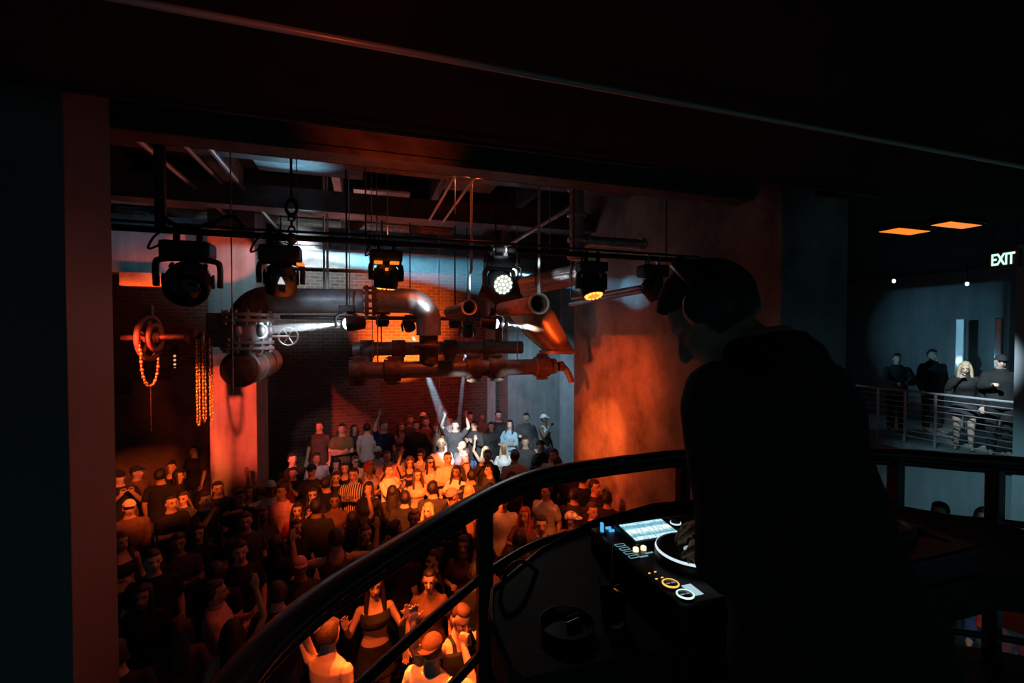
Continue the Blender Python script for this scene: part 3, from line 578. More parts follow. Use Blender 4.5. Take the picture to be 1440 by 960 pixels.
# ------------------------------------------------------------------ DJ booth
BZ = 2.62                       # booth floor
RZT = CAMZ - 0.6                # top of the handrail
RP = [(200, 1200), (330, 960), (440, 850), (560, 770), (630, 728), (700, 690), (760, 668), (830, 655), (900, 646), (960, 640), (1110, 634), (1260, 638), (1350, 645), (1440, 651), (1560, 664), (1700, 700)]
RPTS = [at_z(px, py, RZT - 0.03) for px, py in RP]
RC = catmull(RPTS, 7)
def rail_at(z): return [Vector((p.x, p.y, z)) for p in RC]
# slab: the booth floor with its curved edge
bm = bmesh.new()
edge = [(p.x, p.y) for p in RC]; cen = Vector((0.95, 0.9))
out = [Vector(e) + (Vector(e) - cen).normalized() * 0.03 for e in edge]
poly = [(-0.7, -1.5)] + [(v.x, v.y) for v in out] + [(3.6, 0.8), (3.6, -1.5)]
vt = [bm.verts.new((x, y, BZ)) for x, y in poly]; vb = [bm.verts.new((x, y, BZ - 0.12)) for x, y in poly]
bm.faces.new(vt); bm.faces.new(vb[::-1])
for i in range(len(vt)): bm.faces.new((vt[i], vb[i], vb[(i + 1) % len(vt)], vt[(i + 1) % len(vt)]))
struct(obj('trim_50', bm, BOOTHF), 'black curved booth floor slab behind the railing', 'platform')
rail = empty('booth_railing', (0.9, 2.1, BZ)); tag(rail, 'black curved steel railing with a broad handrail around the DJ booth', 'railing')
def rel(pts): return [p - Vector((0.9, 2.1, BZ)) for p in pts]
bm = bmesh.new(); tube(bm, rel(rail_at(RZT - 0.03)), 0.04, 14, sx=1.0, sy=0.72, ref=Vector((0, 0, 1))); obj('handrail', bm, BLKR, rail, smooth=True, sharp=60)
bm = bmesh.new(); tube(bm, rel(rail_at(RZT - 0.075)), 0.016, 10); obj('under_rail', bm, BLKR, rail, smooth=True)
for z in (CAMZ - 0.93, CAMZ - 1.22, CAMZ - 1.50):
    bm = bmesh.new(); tube(bm, rel(rail_at(z)), 0.017, 10); obj('rail', bm, BLKR, rail, smooth=True, sharp=60)
for px in (677, 955, 1262, 1405):
    best = min(RC, key=lambda p: abs(proj(p)[0] - px)); q = best - Vector((0.9, 2.1, BZ))
    bm = bmesh.new(); add_box(bm, (q.x - 0.028, q.y - 0.028, 0.0), (q.x + 0.028, q.y + 0.028, RZT - BZ - 0.06), 0.006); obj('post', bm, BLKR, rail)
for px in (700, 900, 1200):
    best = min(RC, key=lambda p: abs(proj(p)[0] - px)); q = best - Vector((0.9, 2.1, BZ))
# table following the curve of the booth
TZ = CAMZ - 0.76
tb = empty('dj_table', (1.1, 1.1, BZ)); tag(tb, 'black curved DJ table carrying the decks inside the booth railing', 'table')
TP = [(0.33, 0.93), (0.31, 0.98), (0.315, 1.15), (0.356, 1.28), (0.58, 1.46), (0.853, 1.616), (1.2, 1.70), (1.6, 1.66), (1.95, 1.52), (2.22, 1.33), (2.36, 1.12), (2.42, 0.95), (2.40, 0.8), (2.1, 0.75), (1.9, 0.88), (1.2, 0.9)]
def prism(bm, P, z0, z1, off=(0, 0)):
    vt = [bm.verts.new((x - off[0], y - off[1], z1)) for x, y in P]; vb = [bm.verts.new((x - off[0], y - off[1], z0)) for x, y in P]
    bm.faces.new(vt); bm.faces.new(vb[::-1])
    for i in range(len(P)): bm.faces.new((vt[i], vb[i], vb[(i + 1) % len(P)], vt[(i + 1) % len(P)]))
bm = bmesh.new(); prism(bm, TP, TZ - 0.12 - BZ, TZ - BZ, (1.1, 1.1)); obj('tabletop', bm, CASE, tb)
inner = [(1.1 + (x - 1.1) * 0.97, 1.1 + (y - 1.1) * 0.97) for x, y in TP]
bm = bmesh.new(); tube(bm, [(x - 1.1, y - 1.1, TZ - BZ) for x, y in TP[1:12]], 0.008, 8); obj('edge_strip', bm, BLKR, tb, smooth=True)
for x, y in ((0.40, 1.08), (1.15, 1.62), (2.2, 1.2), (2.3, 0.84)):
    bm = bmesh.new(); add_box(bm, (x - 1.1 - 0.03, y - 1.1 - 0.03, 0), (x - 1.1 + 0.03, y - 1.1 + 0.03, TZ - 0.12 - BZ), 0.006); obj('leg', bm, BLKM, tb)
bm = bmesh.new(); tube(bm, catmull([(0.36 - 1.1, 1.22 - 1.1, TZ - BZ + 0.0), (0.40 - 1.1, 1.28 - 1.1, TZ - BZ + 0.05), (0.46 - 1.1, 1.32 - 1.1, TZ - BZ + 0.05), (0.52 - 1.1, 1.34 - 1.1, TZ - BZ + 0.0)]), 0.006, 8)
o = obj('cable_loop', bm, BLKR, tb, smooth=True)
# decks ----------------------------------------------------------------------
def screen_mat():
    mt = bpy.data.materials.new('deck screen'); mt.use_nodes = True; nt = mt.node_tree; b = nt.nodes['Principled BSDF']; L = nt.links.new
    b.inputs['Base Color'].default_value = (0.01, 0.01, 0.01, 1); b.inputs['Roughness'].default_value = 0.2
    tc = nt.nodes.new('ShaderNodeTexCoord'); sep = nt.nodes.new('ShaderNodeSeparateXYZ'); L(tc.outputs['Generated'], sep.inputs[0])
    # bands over the height of the screen
    rp = nt.nodes.new('ShaderNodeValToRGB'); cr = rp.color_ramp; cr.interpolation = 'LINEAR'
    cr.elements[0].position = 0.0; cr.elements[0].color = (0.55, 0.9, 1.0, 1); cr.elements[1].position = 1.0; cr.elements[1].color = (0.35, 0.75, 0.9, 1)
    for pos, c in ((0.12, (0.7, 0.95, 1, 1)), (0.2, (0.12, 0.35, 0.45, 1)), (0.33, (0.35, 0.7, 0.8, 1)), (0.44, (0.85, 1, 1, 1)), (0.58, (0.85, 1, 1, 1)), (0.66, (0.2, 0.5, 0.62, 1)), (0.8, (0.14, 0.38, 0.48, 1)), (0.9, (0.5, 0.85, 0.95, 1))):
        e = cr.elements.new(pos); e.color = c
    L(sep.outputs['Y'], rp.inputs['Fac'])
    mp = nt.nodes.new('ShaderNodeMapping'); mp.inputs['Scale'].default_value = (26, 5, 1); L(tc.outputs['Generated'], mp.inputs['Vector'])
    n = nt.nodes.new('ShaderNodeTexNoise'); n.inputs['Scale'].default_value = 1.0; n.inputs['Detail'].default_value = 2; L(mp.outputs[0], n.inputs['Vector'])
    r2 = nt.nodes.new('ShaderNodeValToRGB'); r2.color_ramp.elements[0].position = 0.35; r2.color_ramp.elements[0].color = (0.35, 0.4, 0.42, 1); r2.color_ramp.elements[1].position = 0.6; r2.color_ramp.elements[1].color = (1.25, 1.2, 1.2, 1)
    L(n.outputs['Fac'], r2.inputs['Fac'])
    mx = nt.nodes.new('ShaderNodeMix'); mx.data_type = 'RGBA'; mx.blend_type = 'MULTIPLY'; mx.inputs[0].default_value = 0.8
    L(rp.outputs['Color'], mx.inputs[6]); L(r2.outputs['Color'], mx.inputs[7]); L(mx.outputs[2], b.inputs['Emission Color']); b.inputs['Emission Strength'].default_value = 0.95
    return mt
SCREEN = screen_mat()
AMB = emis('amber button light', (1.0, 0.52, 0.10), 1.0); GRN = emis('green button light', (0.62, 1.0, 0.85), 1.0); ICE = emis('ice button light', (0.25, 0.62, 0.72), 0.5); WARM = emis('warm button', (1.0, 0.80, 0.50), 1.3)
BLU = emis('blue button', (0.08, 0.42, 0.8), 0.9); RINGW = emis('platter ring light', (0.72, 0.9, 1.0), 0.75)
DECK = mat('deck plastic', (0.022, 0.022, 0.023), 0.38, spec=0.35)
def deck(cx, cy, z, label, lit=True):
    """media player, 0.33 wide and 0.46 deep, jog wheel centre at the origin"""
    r = empty('media_deck', (cx, cy, z)); tag(r, label, 'DJ deck', 'media decks on the table')
    r.rotation_euler = (0, 0, 0)
    bm = bmesh.new(); add_box(bm, (-0.195, -0.20, -0.10), (0.19, 0.285, -0.015), 0.012); body = obj('body', bm, DECK, r)
    # jog wheel
    bm = bmesh.new(); lathe(bm, [(0.112, -0.015), (0.112, 0.006), (0.106, 0.016), (0.096, 0.018), (0.09, 0.012), (0.088, 0.008), (0.004, 0.008)], 48); jw = obj('jog_wheel', bm, DECK, r, smooth=True, sharp=35)
    bm = bmesh.new(); lathe(bm, [(0.1065, 0.0165), (0.1095, 0.0105), (0.1105, 0.0105), (0.1075, 0.0175)], 48, closed=True); obj('platter_ring', bm, RINGW if lit else DECK, jw, smooth=True)
    bm = bmesh.new(); lathe(bm, [(0.028, 0.0085), (0.028, 0.0095), (0.003, 0.0095)], 28); d = obj('centre_display', bm, emis('jog display', (0.8, 0.9, 0.95), 0.35) if lit else DECK, jw)
    bm = bmesh.new(); add_box(bm, (-0.03, -0.003, 0.0095), (0.03, 0.003, 0.0105)); obj('display_bar', bm, DECK, d)
    # screen console, tilted up towards the player
    S = T(-0.031, 0.180, -0.012) @ RX(math.radians(5))
    bm = bmesh.new(); add_box(bm, (-0.095, -0.066, -0.02), (0.095, 0.066, 0.012), 0.004, mtx=S); obj('console', bm, DECK, r)
    bm = bmesh.new(); add_box(bm, (-0.083, -0.05, 0.0), (0.083, 0.05, 0.002)); s = obj('screen', bm, SCREEN if lit else LENSD, r); s.matrix_local = S @ T(0, 0, 0.0125)
    # hot cue buttons up the left side
    for k in range(4):
        x, y = -0.172, 0.128 - k * 0.0255
        bm = bmesh.new(); add_box(bm, (x - 0.016, y - 0.008, -0.016), (x + 0.016, y + 0.008, -0.009), 0.002); hb = obj('hot_cue_button', bm, DECK, r)
        if lit:
            bm = bmesh.new()
            for lo, hi in (((x - 0.016, y - 0.008), (x + 0.016, y - 0.006)), ((x - 0.016, y + 0.006), (x + 0.016, y + 0.008)), ((x - 0.016, y - 0.006), (x - 0.0145, y + 0.006)), ((x + 0.0145, y - 0.006), (x + 0.016, y + 0.006))):
                add_box(bm, (*lo, -0.0095), (*hi, -0.0085))
            obj('button_outline', bm, ICE, hb)
    for x, y in ((-0.140, 0.090), (-0.112, 0.091)):
        bm = bmesh.new(); lathe(bm, [(0.0088, -0.015), (0.0088, -0.006), (0.0065, -0.004), (0.002, -0.004)], 16, mtx=T(x, y, 0)); obj('loop_button', bm, WARM if lit else DECK, r, smooth=True, sharp=40)
    for x, y in ((-0.108, 0.066), (-0.135, 0.052)):
        bm = bmesh.new(); add_box(bm, (x - 0.014, y - 0.002, -0.016), (x + 0.012, y + 0.002, -0.013)); obj('call_button', bm, ICE if lit else DECK, r)
    # media slot and its lit stick, top left
    bm = bmesh.new(); add_box(bm, (-0.188, 0.222, -0.016), (-0.166, 0.25, -0.010)); obj('slot', bm, DECK, r)
    bm = bmesh.new(); add_box(bm, (-0.181, 0.228, -0.012), (-0.173, 0.24, 0.02), 0.002); obj('memory_stick', bm, BLU if lit else DECK, r)
    for k in range(2):
        bm = bmesh.new(); add_box(bm, (-0.150, 0.250 - k * 0.022, -0.014), (-0.132, 0.259 - k * 0.022, -0.008)); obj('browse_button', bm, BLU if lit else DECK, r)
    bm = bmesh.new(); lathe(bm, [(0.016, -0.015), (0.015, 0.012), (0.003, 0.013)], 18, mtx=T(0.095, 0.205, 0)); kn = obj('select_knob', bm, DECK, r, smooth=True, sharp=40)
    bm = bmesh.new(); lathe(bm, [(0.0175, -0.006), (0.0185, -0.006), (0.0185, -0.001), (0.0175, -0.001)], 18, mtx=T(0.095, 0.205, 0), closed=True); obj('knob_ring', bm, RINGW if lit else DECK, kn)
    # tiny amber markers, cue and play
    for x, y in ((-0.178, -0.035), (-0.158, -0.034), (-0.177, -0.066), (-0.158, -0.065)):
        bm = bmesh.new(); add_box(bm, (x - 0.0032, y - 0.0016, -0.0155), (x + 0.0032, y + 0.0016, -0.0135)); obj('marker_light', bm, AMB if lit else DECK, r)
    for nm, x, y, lm in (('cue_button', -0.163, -0.108, AMB if lit else DECK), ('play_button', -0.160, -0.162, GRN if lit else DECK)):
        bm = bmesh.new(); lathe(bm, [(0.0225, -0.016), (0.0225, -0.008), (0.019, -0.006), (0.003, -0.006)], 26, mtx=T(x, y, 0)); pb = obj(nm, bm, DECK, r, smooth=True, sharp=40)
        bm = bmesh.new(); lathe(bm, [(0.0185, -0.0062), (0.0222, -0.0085), (0.0225, -0.006), (0.0195, -0.004)], 30, mtx=T(x, y, 0), closed=True); obj('light_ring', bm, lm, pb)
        for sx in (-1, 1):
            bm = bmesh.new(); add_box(bm, (x + sx * 0.008 - 0.006, y - 0.002, -0.006), (x + sx * 0.008 + 0.006, y + 0.002, -0.0055)); obj('button_mark', bm, emis('button print', (0.5, 0.55, 0.65), 0.35), pb)
    bm = bmesh.new(); add_box(bm, (0.125, -0.14, -0.016), (0.137, 0.0, -0.012)); tr = obj('tempo_track', bm, BLKM, r)
    bm = bmesh.new(); add_box(bm, (0.118, -0.075, -0.012), (0.144, -0.055, 0.0), 0.003); obj('tempo_slider', bm, DECK, tr)
    if lit:
        bm = bmesh.new(); add_box(bm, (-0.135, -0.165, -0.0148), (-0.105, -0.115, -0.0142)); obj('lit_strip', bm, emis('deck glow strip', (0.6, 0.88, 1.0), 0.55), r)
    return r
DZ = TZ + 0.10
dk1 = deck(0.934, 1.116, DZ, 'lit media deck with bright waveform screen and glowing cue and play rings')
dk2 = deck(1.66, 1.09, DZ, 'unlit media deck on the far side of the DJ, mostly hidden', False)
# mixer between them
mx = empty('dj_mixer', (1.297, 1.09, TZ)); tag(mx, 'black DJ mixer between the two decks', 'mixer')
bm = bmesh.new(); add_box(bm, (-0.16, -0.17, 0), (0.16, 0.27, 0.09), 0.01); obj('body', bm, DECK, mx)
for i in range(4):
    bm = bmesh.new(); add_box(bm, (-0.125 + i * 0.075, -0.10, 0.09), (-0.119 + i * 0.075, -0.02, 0.0915)); fs = obj('fader_slot', bm, BLKM, mx)
    bm = bmesh.new(); add_box(bm, (-0.132 + i * 0.075, -0.06, 0.0915), (-0.112 + i * 0.075, -0.045, 0.105), 0.002); obj('fader_cap', bm, BLKM, fs)
    for j in range(4):
        bm = bmesh.new(); lathe(bm, [(0.012, 0.09), (0.011, 0.112), (0.002, 0.113)], 12, mtx=T(-0.122 + i * 0.075, 0.04 + j * 0.055, 0)); obj('knob', bm, BLKM, mx)
# glowing tablet edge right of the DJ
p = at_z(1293, 769, TZ + 0.02); p.x = 1.91
bm = bmesh.new(); add_box(bm, (-0.035, -0.012, -0.02), (0.045, 0.012, 0.008), 0.003); o = obj('phone', bm, emis('white phone glow', (0.8, 0.95, 1.0), 1.6)); o.location = p; o.rotation_euler = (0.0, -0.25, 0.5)
tag(o, 'small white-glowing phone on the table right of the DJ', 'phone')
# glass with a straw
g = at_z(862, 873, TZ); GL = mat('tumbler glass', (0.9, 0.92, 0.92), 0.03, trans=1.0)
gl = empty('drink_glass', (g.x, g.y, TZ)); tag(gl, 'dark drink in a clear tumbler with a straw on the DJ table', 'glass')
bm = bmesh.new(); lathe(bm, [(0.003, 0.0), (0.030, 0.0), (0.041, 0.105), (0.0385, 0.105), (0.0285, 0.012), (0.003, 0.012)], 28); obj('tumbler', bm, GL, gl, smooth=True, sharp=40)
bm = bmesh.new(); lathe(bm, [(0.003, 0.0125), (0.0275, 0.0125), (0.0355, 0.08), (0.003, 0.08)], 24); obj('drink', bm, mat('brown drink', (0.10, 0.035, 0.015), 0.1), gl, smooth=True, sharp=40)
for i in range(4):
    bm = bmesh.new(); add_box(bm, (-0.011, -0.011, -0.011), (0.011, 0.011, 0.011), 0.003, mtx=T(0.016 * math.cos(i * 1.7), 0.016 * math.sin(i * 1.7), 0.078) @ RX(i) @ RY(i * 2)); obj('ice_cube', bm, mat('ice', (0.5, 0.48, 0.46), 0.1, trans=0.6), gl)
bm = bmesh.new(); tube(bm, [(-0.012, -0.01, 0.02), (0.03, 0.06, 0.175)], 0.003, 8); obj('straw', bm, mat('red straw', (0.3, 0.03, 0.02), 0.4), gl)
# round black tray with coiled headphones lead
t = at_z(797, 884, TZ); tr = empty('round_tray', (t.x, t.y, TZ)); tag(tr, 'shallow round black tray beside the drink glass', 'tray')
bm = bmesh.new(); lathe(bm, [(0.003, 0.0), (0.064, 0.0), (0.072, 0.018), (0.069, 0.019), (0.061, 0.004), (0.003, 0.004)], 36); obj('dish', bm, BLKR, tr, smooth=True, sharp=40)
for i, (x, y) in enumerate(((0.02, 0.0), (0.03, 0.02))):
    bm = bmesh.new(); tube(bm, [(x - 0.02, y, 0.011), (x + 0.02, y + 0.008, 0.012)], 0.006, 10); obj('lighter' if i == 0 else 'cigarette_stub', bm, STEEL if i == 0 else RUST, tr, smooth=True, sharp=40)
# ------------------------------------------------------------------ right-hand gallery
GX, GZ = 10.3, 2.0
struct(box('wall_gallery', (GX, 3.0, 0), (GX + 0.3, 12.3, GZ - 0.12), wall_mat('gallery concrete', (0.30, 0.32, 0.33), 0.6)), 'bare concrete wall below the far gallery railing', 'wall')
struct(box('trim_51', (GX - 0.1, 3.0, GZ - 0.12), (13.0, 12.3, GZ), CONC), 'concrete edge of the far gallery floor', 'slab')
struct(box('trim_52', (9.95, 3.2, 0), (10.45, 4.46, 5.6), wall_mat('pale concrete column', (0.4, 0.42, 0.44), 0.75)), 'pale blue-lit concrete column at the end of the gallery railing', 'column')
gr = empty('gallery_railing', (GX, 6.5, GZ)); tag(gr, 'pale metal gallery railing with many thin horizontal bars', 'railing')
bm = bmesh.new(); tube(bm, [(0, -2.04, 1.03), (0, 4.5, 1.03)], 0.024, 10); obj('top_rail', bm, RAILM, gr, smooth=True, sharp=50)
for k in range(8):
    bm = bmesh.new(); z = 0.92 - k * 0.112; tube(bm, [(0, -2.04, z), (0, 4.5, z)], 0.010, 8); obj('rail', bm, RAILM, gr, smooth=True, sharp=50)
for px in (1234, 1272, 1315):
    q = at_x(px, 600, GX)
    bm = bmesh.new(); add_box(bm, (-0.016, q.y - 6.5 - 0.018, 0), (0.016, q.y - 6.5 + 0.018, 1.02), 0.006); obj('post', bm, RAILM, gr)
# lit niches and lamps behind the gallery
for px, w in ((1351, 0.16), (1405, 0.12)):
    q = at_x(px, 470, 12.7); bm = bmesh.new(); add_box(bm, (-0.04, -w / 2, -1.2), (0.04, w / 2, 1.3), 0.02); o = obj('wall_post', bm, RAILM); o.location = (q.x, q.y, 3.2)
    tag(o, 'slim pale wall post catching cold light behind the gallery' if w > 0.13 else 'thinner dim wall post beside the gallery doorway', 'post')
    point('niche_lamp', (q.x - 0.35, q.y + 0.15, 3.55), 3.2 if w > 0.13 else 1.2, (0.35, 0.75, 1.0), 0.05)
for px, py in ((1257, 395), (1360, 399)):
    q = at(px, py, 9.0); r = empty('pin_lamp', q); tag(r, 'tiny cold pin lamp shining above the gallery', 'lamp', 'pin lamps above the gallery')
    bm = bmesh.new(); ellipsoid(bm, (0, 0, 0), (0.03, 0.03, 0.04), 12, 8); obj('bulb', bm, emis('pin lamp', (0.6, 0.9, 1.0), 3.0), r)
    bm = bmesh.new(); tube(bm, [(0, 0, 0.03), (0, 0, 5.6 - q.z)], 0.012, 6); obj('stem', bm, BLKM, r)
# exit sign
q = at(1412, 365, 5.9); ex = empty('exit_sign', q, math.radians(82)); tag(ex, 'lit EXIT sign with pale green letters hung by the gallery column', 'sign')
bm = bmesh.new(); add_box(bm, (-0.17, -0.02, -0.115), (0.17, 0.02, 0.115), 0.006); obj('plate', bm, mat('sign plate', (0.03, 0.035, 0.03), 0.4), ex)
cu = bpy.data.curves.new('exit_text', 'FONT'); cu.body = 'EXIT'; cu.size = 0.21; cu.align_x = 'CENTER'; cu.align_y = 'CENTER'; cu.extrude = 0.004; cu.offset = 0.004; cu.space_character = 0.95
tmp = bpy.data.objects.new('exit_text', cu); COL.objects.link(tmp); bpy.context.view_layer.update()
me = bpy.data.meshes.new_from_object(tmp.evaluated_get(bpy.context.evaluated_depsgraph_get())); bpy.data.objects.remove(tmp)
# face the booth: the sign runs along y, its print faces -x
tx = link_mesh('letters', me, emis('exit green', (0.55, 1.0, 0.75), 1.1), ex); tx.matrix_local = T(0, 0.024, 0) @ RZ(PI) @ RX(PI / 2) @ Matrix.Scale(0.60, 4, (1, 0, 0)); ex.rotation_euler = (0, 0, math.radians(82))
for x in (-0.12, 0.12):
    bm = bmesh.new(); tube(bm, [(x, 0, 0.1), (x, 0, 5.6 - q.z)], 0.006, 6); obj('hanger', bm, BLKM, ex)
# painted recess glow patches: lit ceiling recesses with their light painted as glow
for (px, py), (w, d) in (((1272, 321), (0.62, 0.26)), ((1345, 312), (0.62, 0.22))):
    q = at_z(px, py, 5.58); r = empty('recess_glow_patch', (q.x, q.y, 5.57)); tag(r, 'orange-lit ceiling recess patch above the gallery opening, its light painted as glow', 'ceiling patch', 'orange-lit ceiling recess patches')
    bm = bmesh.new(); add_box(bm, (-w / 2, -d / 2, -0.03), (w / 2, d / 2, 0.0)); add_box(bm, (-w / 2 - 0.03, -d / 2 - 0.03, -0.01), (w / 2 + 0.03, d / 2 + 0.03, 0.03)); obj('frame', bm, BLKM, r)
    bm = bmesh.new(); add_box(bm, (-w / 2 + 0.01, -d / 2 + 0.01, -0.035), (w / 2 - 0.01, d / 2 - 0.01, -0.03)); obj('glow_sheet', bm, emis('painted recess glow', (1.0, 0.24, 0.02), 0.9), r)
# ------------------------------------------------------------------ people
SKIN = [mat('skin fair', (0.62, 0.42, 0.33), 0.5, nscale=40, namt=0.06), mat('skin tan', (0.48, 0.30, 0.21), 0.5, nscale=40, namt=0.06), mat('skin brown', (0.26, 0.145, 0.095), 0.48, nscale=40, namt=0.06)]
HAIRC = {'dark': mat('dark hair', (0.015, 0.011, 0.009), 0.45, nscale=120, bump=0.4), 'brown': mat('brown hair', (0.06, 0.03, 0.018), 0.45, nscale=120, bump=0.4),
         'blond': mat('blond hair', (0.55, 0.42, 0.24), 0.5, nscale=120, bump=0.4), 'red': mat('red hair', (0.35, 0.06, 0.02), 0.5, nscale=120, bump=0.4), 'grey': mat('grey hair', (0.25, 0.24, 0.23), 0.5, nscale=120, bump=0.4)}
CLOTH = {}
def cloth(c):
    t = {'black': (0.022, 0.022, 0.023), 'charcoal': (0.05, 0.05, 0.053), 'grey': (0.22, 0.22, 0.23), 'lightgrey': (0.45, 0.45, 0.47), 'white': (0.78, 0.77, 0.76), 'cream': (0.66, 0.60, 0.50),
         'maroon': (0.12, 0.015, 0.02), 'navy': (0.015, 0.025, 0.07), 'lightblue': (0.30, 0.48, 0.58), 'pink': (0.62, 0.30, 0.34), 'brown': (0.14, 0.075, 0.05), 'olive': (0.10, 0.10, 0.05), 'denim': (0.05, 0.09, 0.17), 'red': (0.45, 0.05, 0.04), 'paleblue': (0.5, 0.62, 0.7)}
    return mat(c + ' cloth', t[c], 0.85, nscale=14, namt=0.18, bump=0.35, spec=0.2)
def stripe_mat():
    mt = bpy.data.materials.new('striped cloth'); mt.use_nodes = True; nt = mt.node_tree; b = nt.nodes['Principled BSDF']; L = nt.links.new
    tc = nt.nodes.new('ShaderNodeTexCoord'); w = nt.nodes.new('ShaderNodeTexWave'); w.wave_type = 'BANDS'; w.bands_direction = 'X'; w.inputs['Scale'].default_value = 8.5; w.inputs['Distortion'].default_value = 0.4
    r = nt.nodes.new('ShaderNodeValToRGB'); r.color_ramp.interpolation = 'CONSTANT'; r.color_ramp.elements[0].color = (0.012, 0.012, 0.012, 1); r.color_ramp.elements[1].position = 0.5; r.color_ramp.elements[1].color = (0.75, 0.74, 0.72, 1)
    L(tc.outputs['Object'], w.inputs['Vector']); L(w.outputs['Fac'], r.inputs['Fac']); L(r.outputs['Color'], b.inputs['Base Color']); b.inputs['Roughness'].default_value = 0.85
    return mt
MATS['striped cloth'] = stripe_mat()
EYEM = mat('eye', (0.02, 0.015, 0.012), 0.2); LIPM = mat('lip', (0.28, 0.09, 0.08), 0.4); BROWM = mat('brow', (0.03, 0.02, 0.015), 0.7)
import numpy as np
WORK = bpy.data.scenes.new('workbench')
def remesh(bm, voxel, it=4, fac=0.5):
    bmesh.ops.recalc_face_normals(bm, faces=bm.faces)
    me = bpy.data.meshes.new('tmp'); bm.to_mesh(me); bm.free()
    o = bpy.data.objects.new('tmp', me); WORK.collection.objects.link(o)
    r = o.modifiers.new('r', 'REMESH'); r.mode = 'VOXEL'; r.voxel_size = voxel; r.use_smooth_shade = True
    if it: s = o.modifiers.new('s', 'SMOOTH'); s.factor = fac; s.iterations = it
    vl = WORK.view_layers[0]; vl.update()
    out = bpy.data.meshes.new_from_object(o.evaluated_get(vl.depsgraph))
    bpy.data.objects.remove(o); bpy.data.meshes.remove(me)
    out.polygons.foreach_set('use_smooth', [True] * len(out.polygons))
    return out
def coords(me):
    a = np.empty(len(me.vertices) * 3, dtype=np.float32); me.vertices.foreach_get('co', a); return a.reshape(-1, 3).astype(np.float64)
def arm(side, elbow, wrist, hd, curl=0.15, n=None): return dict(side=side, elbow=Vector(elbow), wrist=Vector(wrist), hd=Vector(hd).normalized(), curl=curl, n=Vector(n) if n else None)
def A(side, ex, ey, ez, wx, wy, wz, hd, curl=0.15, n=None): return arm(side, (ex * side, ey, ez), (wx * side, wy, wz), (hd[0] * side, hd[1], hd[2]), curl, (n[0] * side, n[1], n[2]) if n else None)
DOWN = (0.235, -0.03, 1.13, 0.25, 0.08, 0.89, (0, 0.25, -1), 0.3)
POSES = {
    'stand': (A(1, *DOWN), A(-1, *DOWN)),
    'drink': (A(1, 0.245, 0.03, 1.15, 0.13, 0.27, 1.22, (-0.3, 0.8, 0.4), 0.75), A(-1, *DOWN)),
    'phone': (A(1, 0.23, 0.15, 1.19, 0.07, 0.32, 1.40, (-0.2, 0.15, 1), 0.6), A(-1, 0.23, 0.15, 1.19, 0.07, 0.32, 1.40, (-0.2, 0.15, 1), 0.6)),
    'up2': (A(1, 0.31, 0.06, 1.60, 0.22, 0.12, 1.86, (0, 0, 1), 0.1), A(-1, 0.33, 0.05, 1.58, 0.28, 0.1, 1.84, (0, 0, 1), 0.1)),
    'up1': (A(1, 0.27, 0.1, 1.63, 0.2, 0.16, 1.9, (-0.1, 0.1, 1), 0.1), A(-1, *DOWN)),
    'clap': (A(1, 0.25, 0.08, 1.17, 0.05, 0.29, 1.27, (0, 0.5, 0.8), 0.15), A(-1, 0.25, 0.08, 1.17, 0.05, 0.29, 1.27, (0, 0.5, 0.8), 0.15)),
    'cross': (A(1, 0.24, 0.1, 1.16, -0.08, 0.21, 1.17, (-1, 0.05, 0.15), 0.3), A(-1, 0.24, 0.1, 1.14, -0.06, 0.24, 1.12, (-1, 0.05, 0.15), 0.3)),
    'wave': (A(1, 0.27, 0.05, 1.16, 0.31, 0.22, 1.35, (0.1, 0.1, 1), 0.1), A(-1, 0.27, 0.05, 1.15, 0.30, 0.22, 1.33, (0.1, 0.1, 1), 0.1)),
    'point': (A(1, 0.40, 0.12, 1.37, 0.62, 0.26, 1.42, (0.9, 0.4, 0.15), 0.3), A(-1, *DOWN)),
    'arms_out': (A(1, 0.43, 0.03, 1.34, 0.46, 0.1, 1.60, (0, 0.1, 1), 0.15), A(-1, 0.43, 0.03, 1.34, 0.46, 0.1, 1.60, (0, 0.1, 1), 0.15)),
    'behind_head': (A(1, *DOWN), A(-1, 0.36, 0.02, 1.66, 0.14, -0.08, 1.70, (-0.9, -0.1, 0.1), 0.5)),
    'fist': (A(1, 0.29, 0.17, 1.27, 0.14, 0.28, 1.50, (0, 0.1, 1), 1.0), A(-1, *DOWN)),
    'reach': (A(1, 0.44, 0.08, 1.53, 0.47, 0.13, 1.78, (0.0, 0.1, 1), 0.05), A(-1, *DOWN)),
    'fist_left': (A(-1, 0.27, 0.16, 1.26, 0.26, 0.30, 1.48, (0, 0.1, 1), 1.0), A(1, *DOWN)),
    'mouth': (A(1, 0.25, 0.14, 1.2, 0.07, 0.2, 1.46, (-0.5, 0.2, 0.8), 0.6), A(-1, *DOWN)),
    'lean_rail': (A(1, 0.25, 0.22, 1.12, 0.1, 0.42, 1.10, (-0.6, 0.7, 0), 0.4), A(-1, 0.25, 0.22, 1.12, 0.08, 0.40, 1.12, (-0.6, 0.7, 0), 0.4)),
    'decks': (A(1, 0.245, 0.06, 1.12, 0.16, 0.33, 1.06, (-0.1, 0.9, -0.15), 0.35), A(-1, 0.235, 0.0, 1.10, -0.02, 0.22, 1.05, (-0.4, 0.9, -0.15), 0.35)),
}
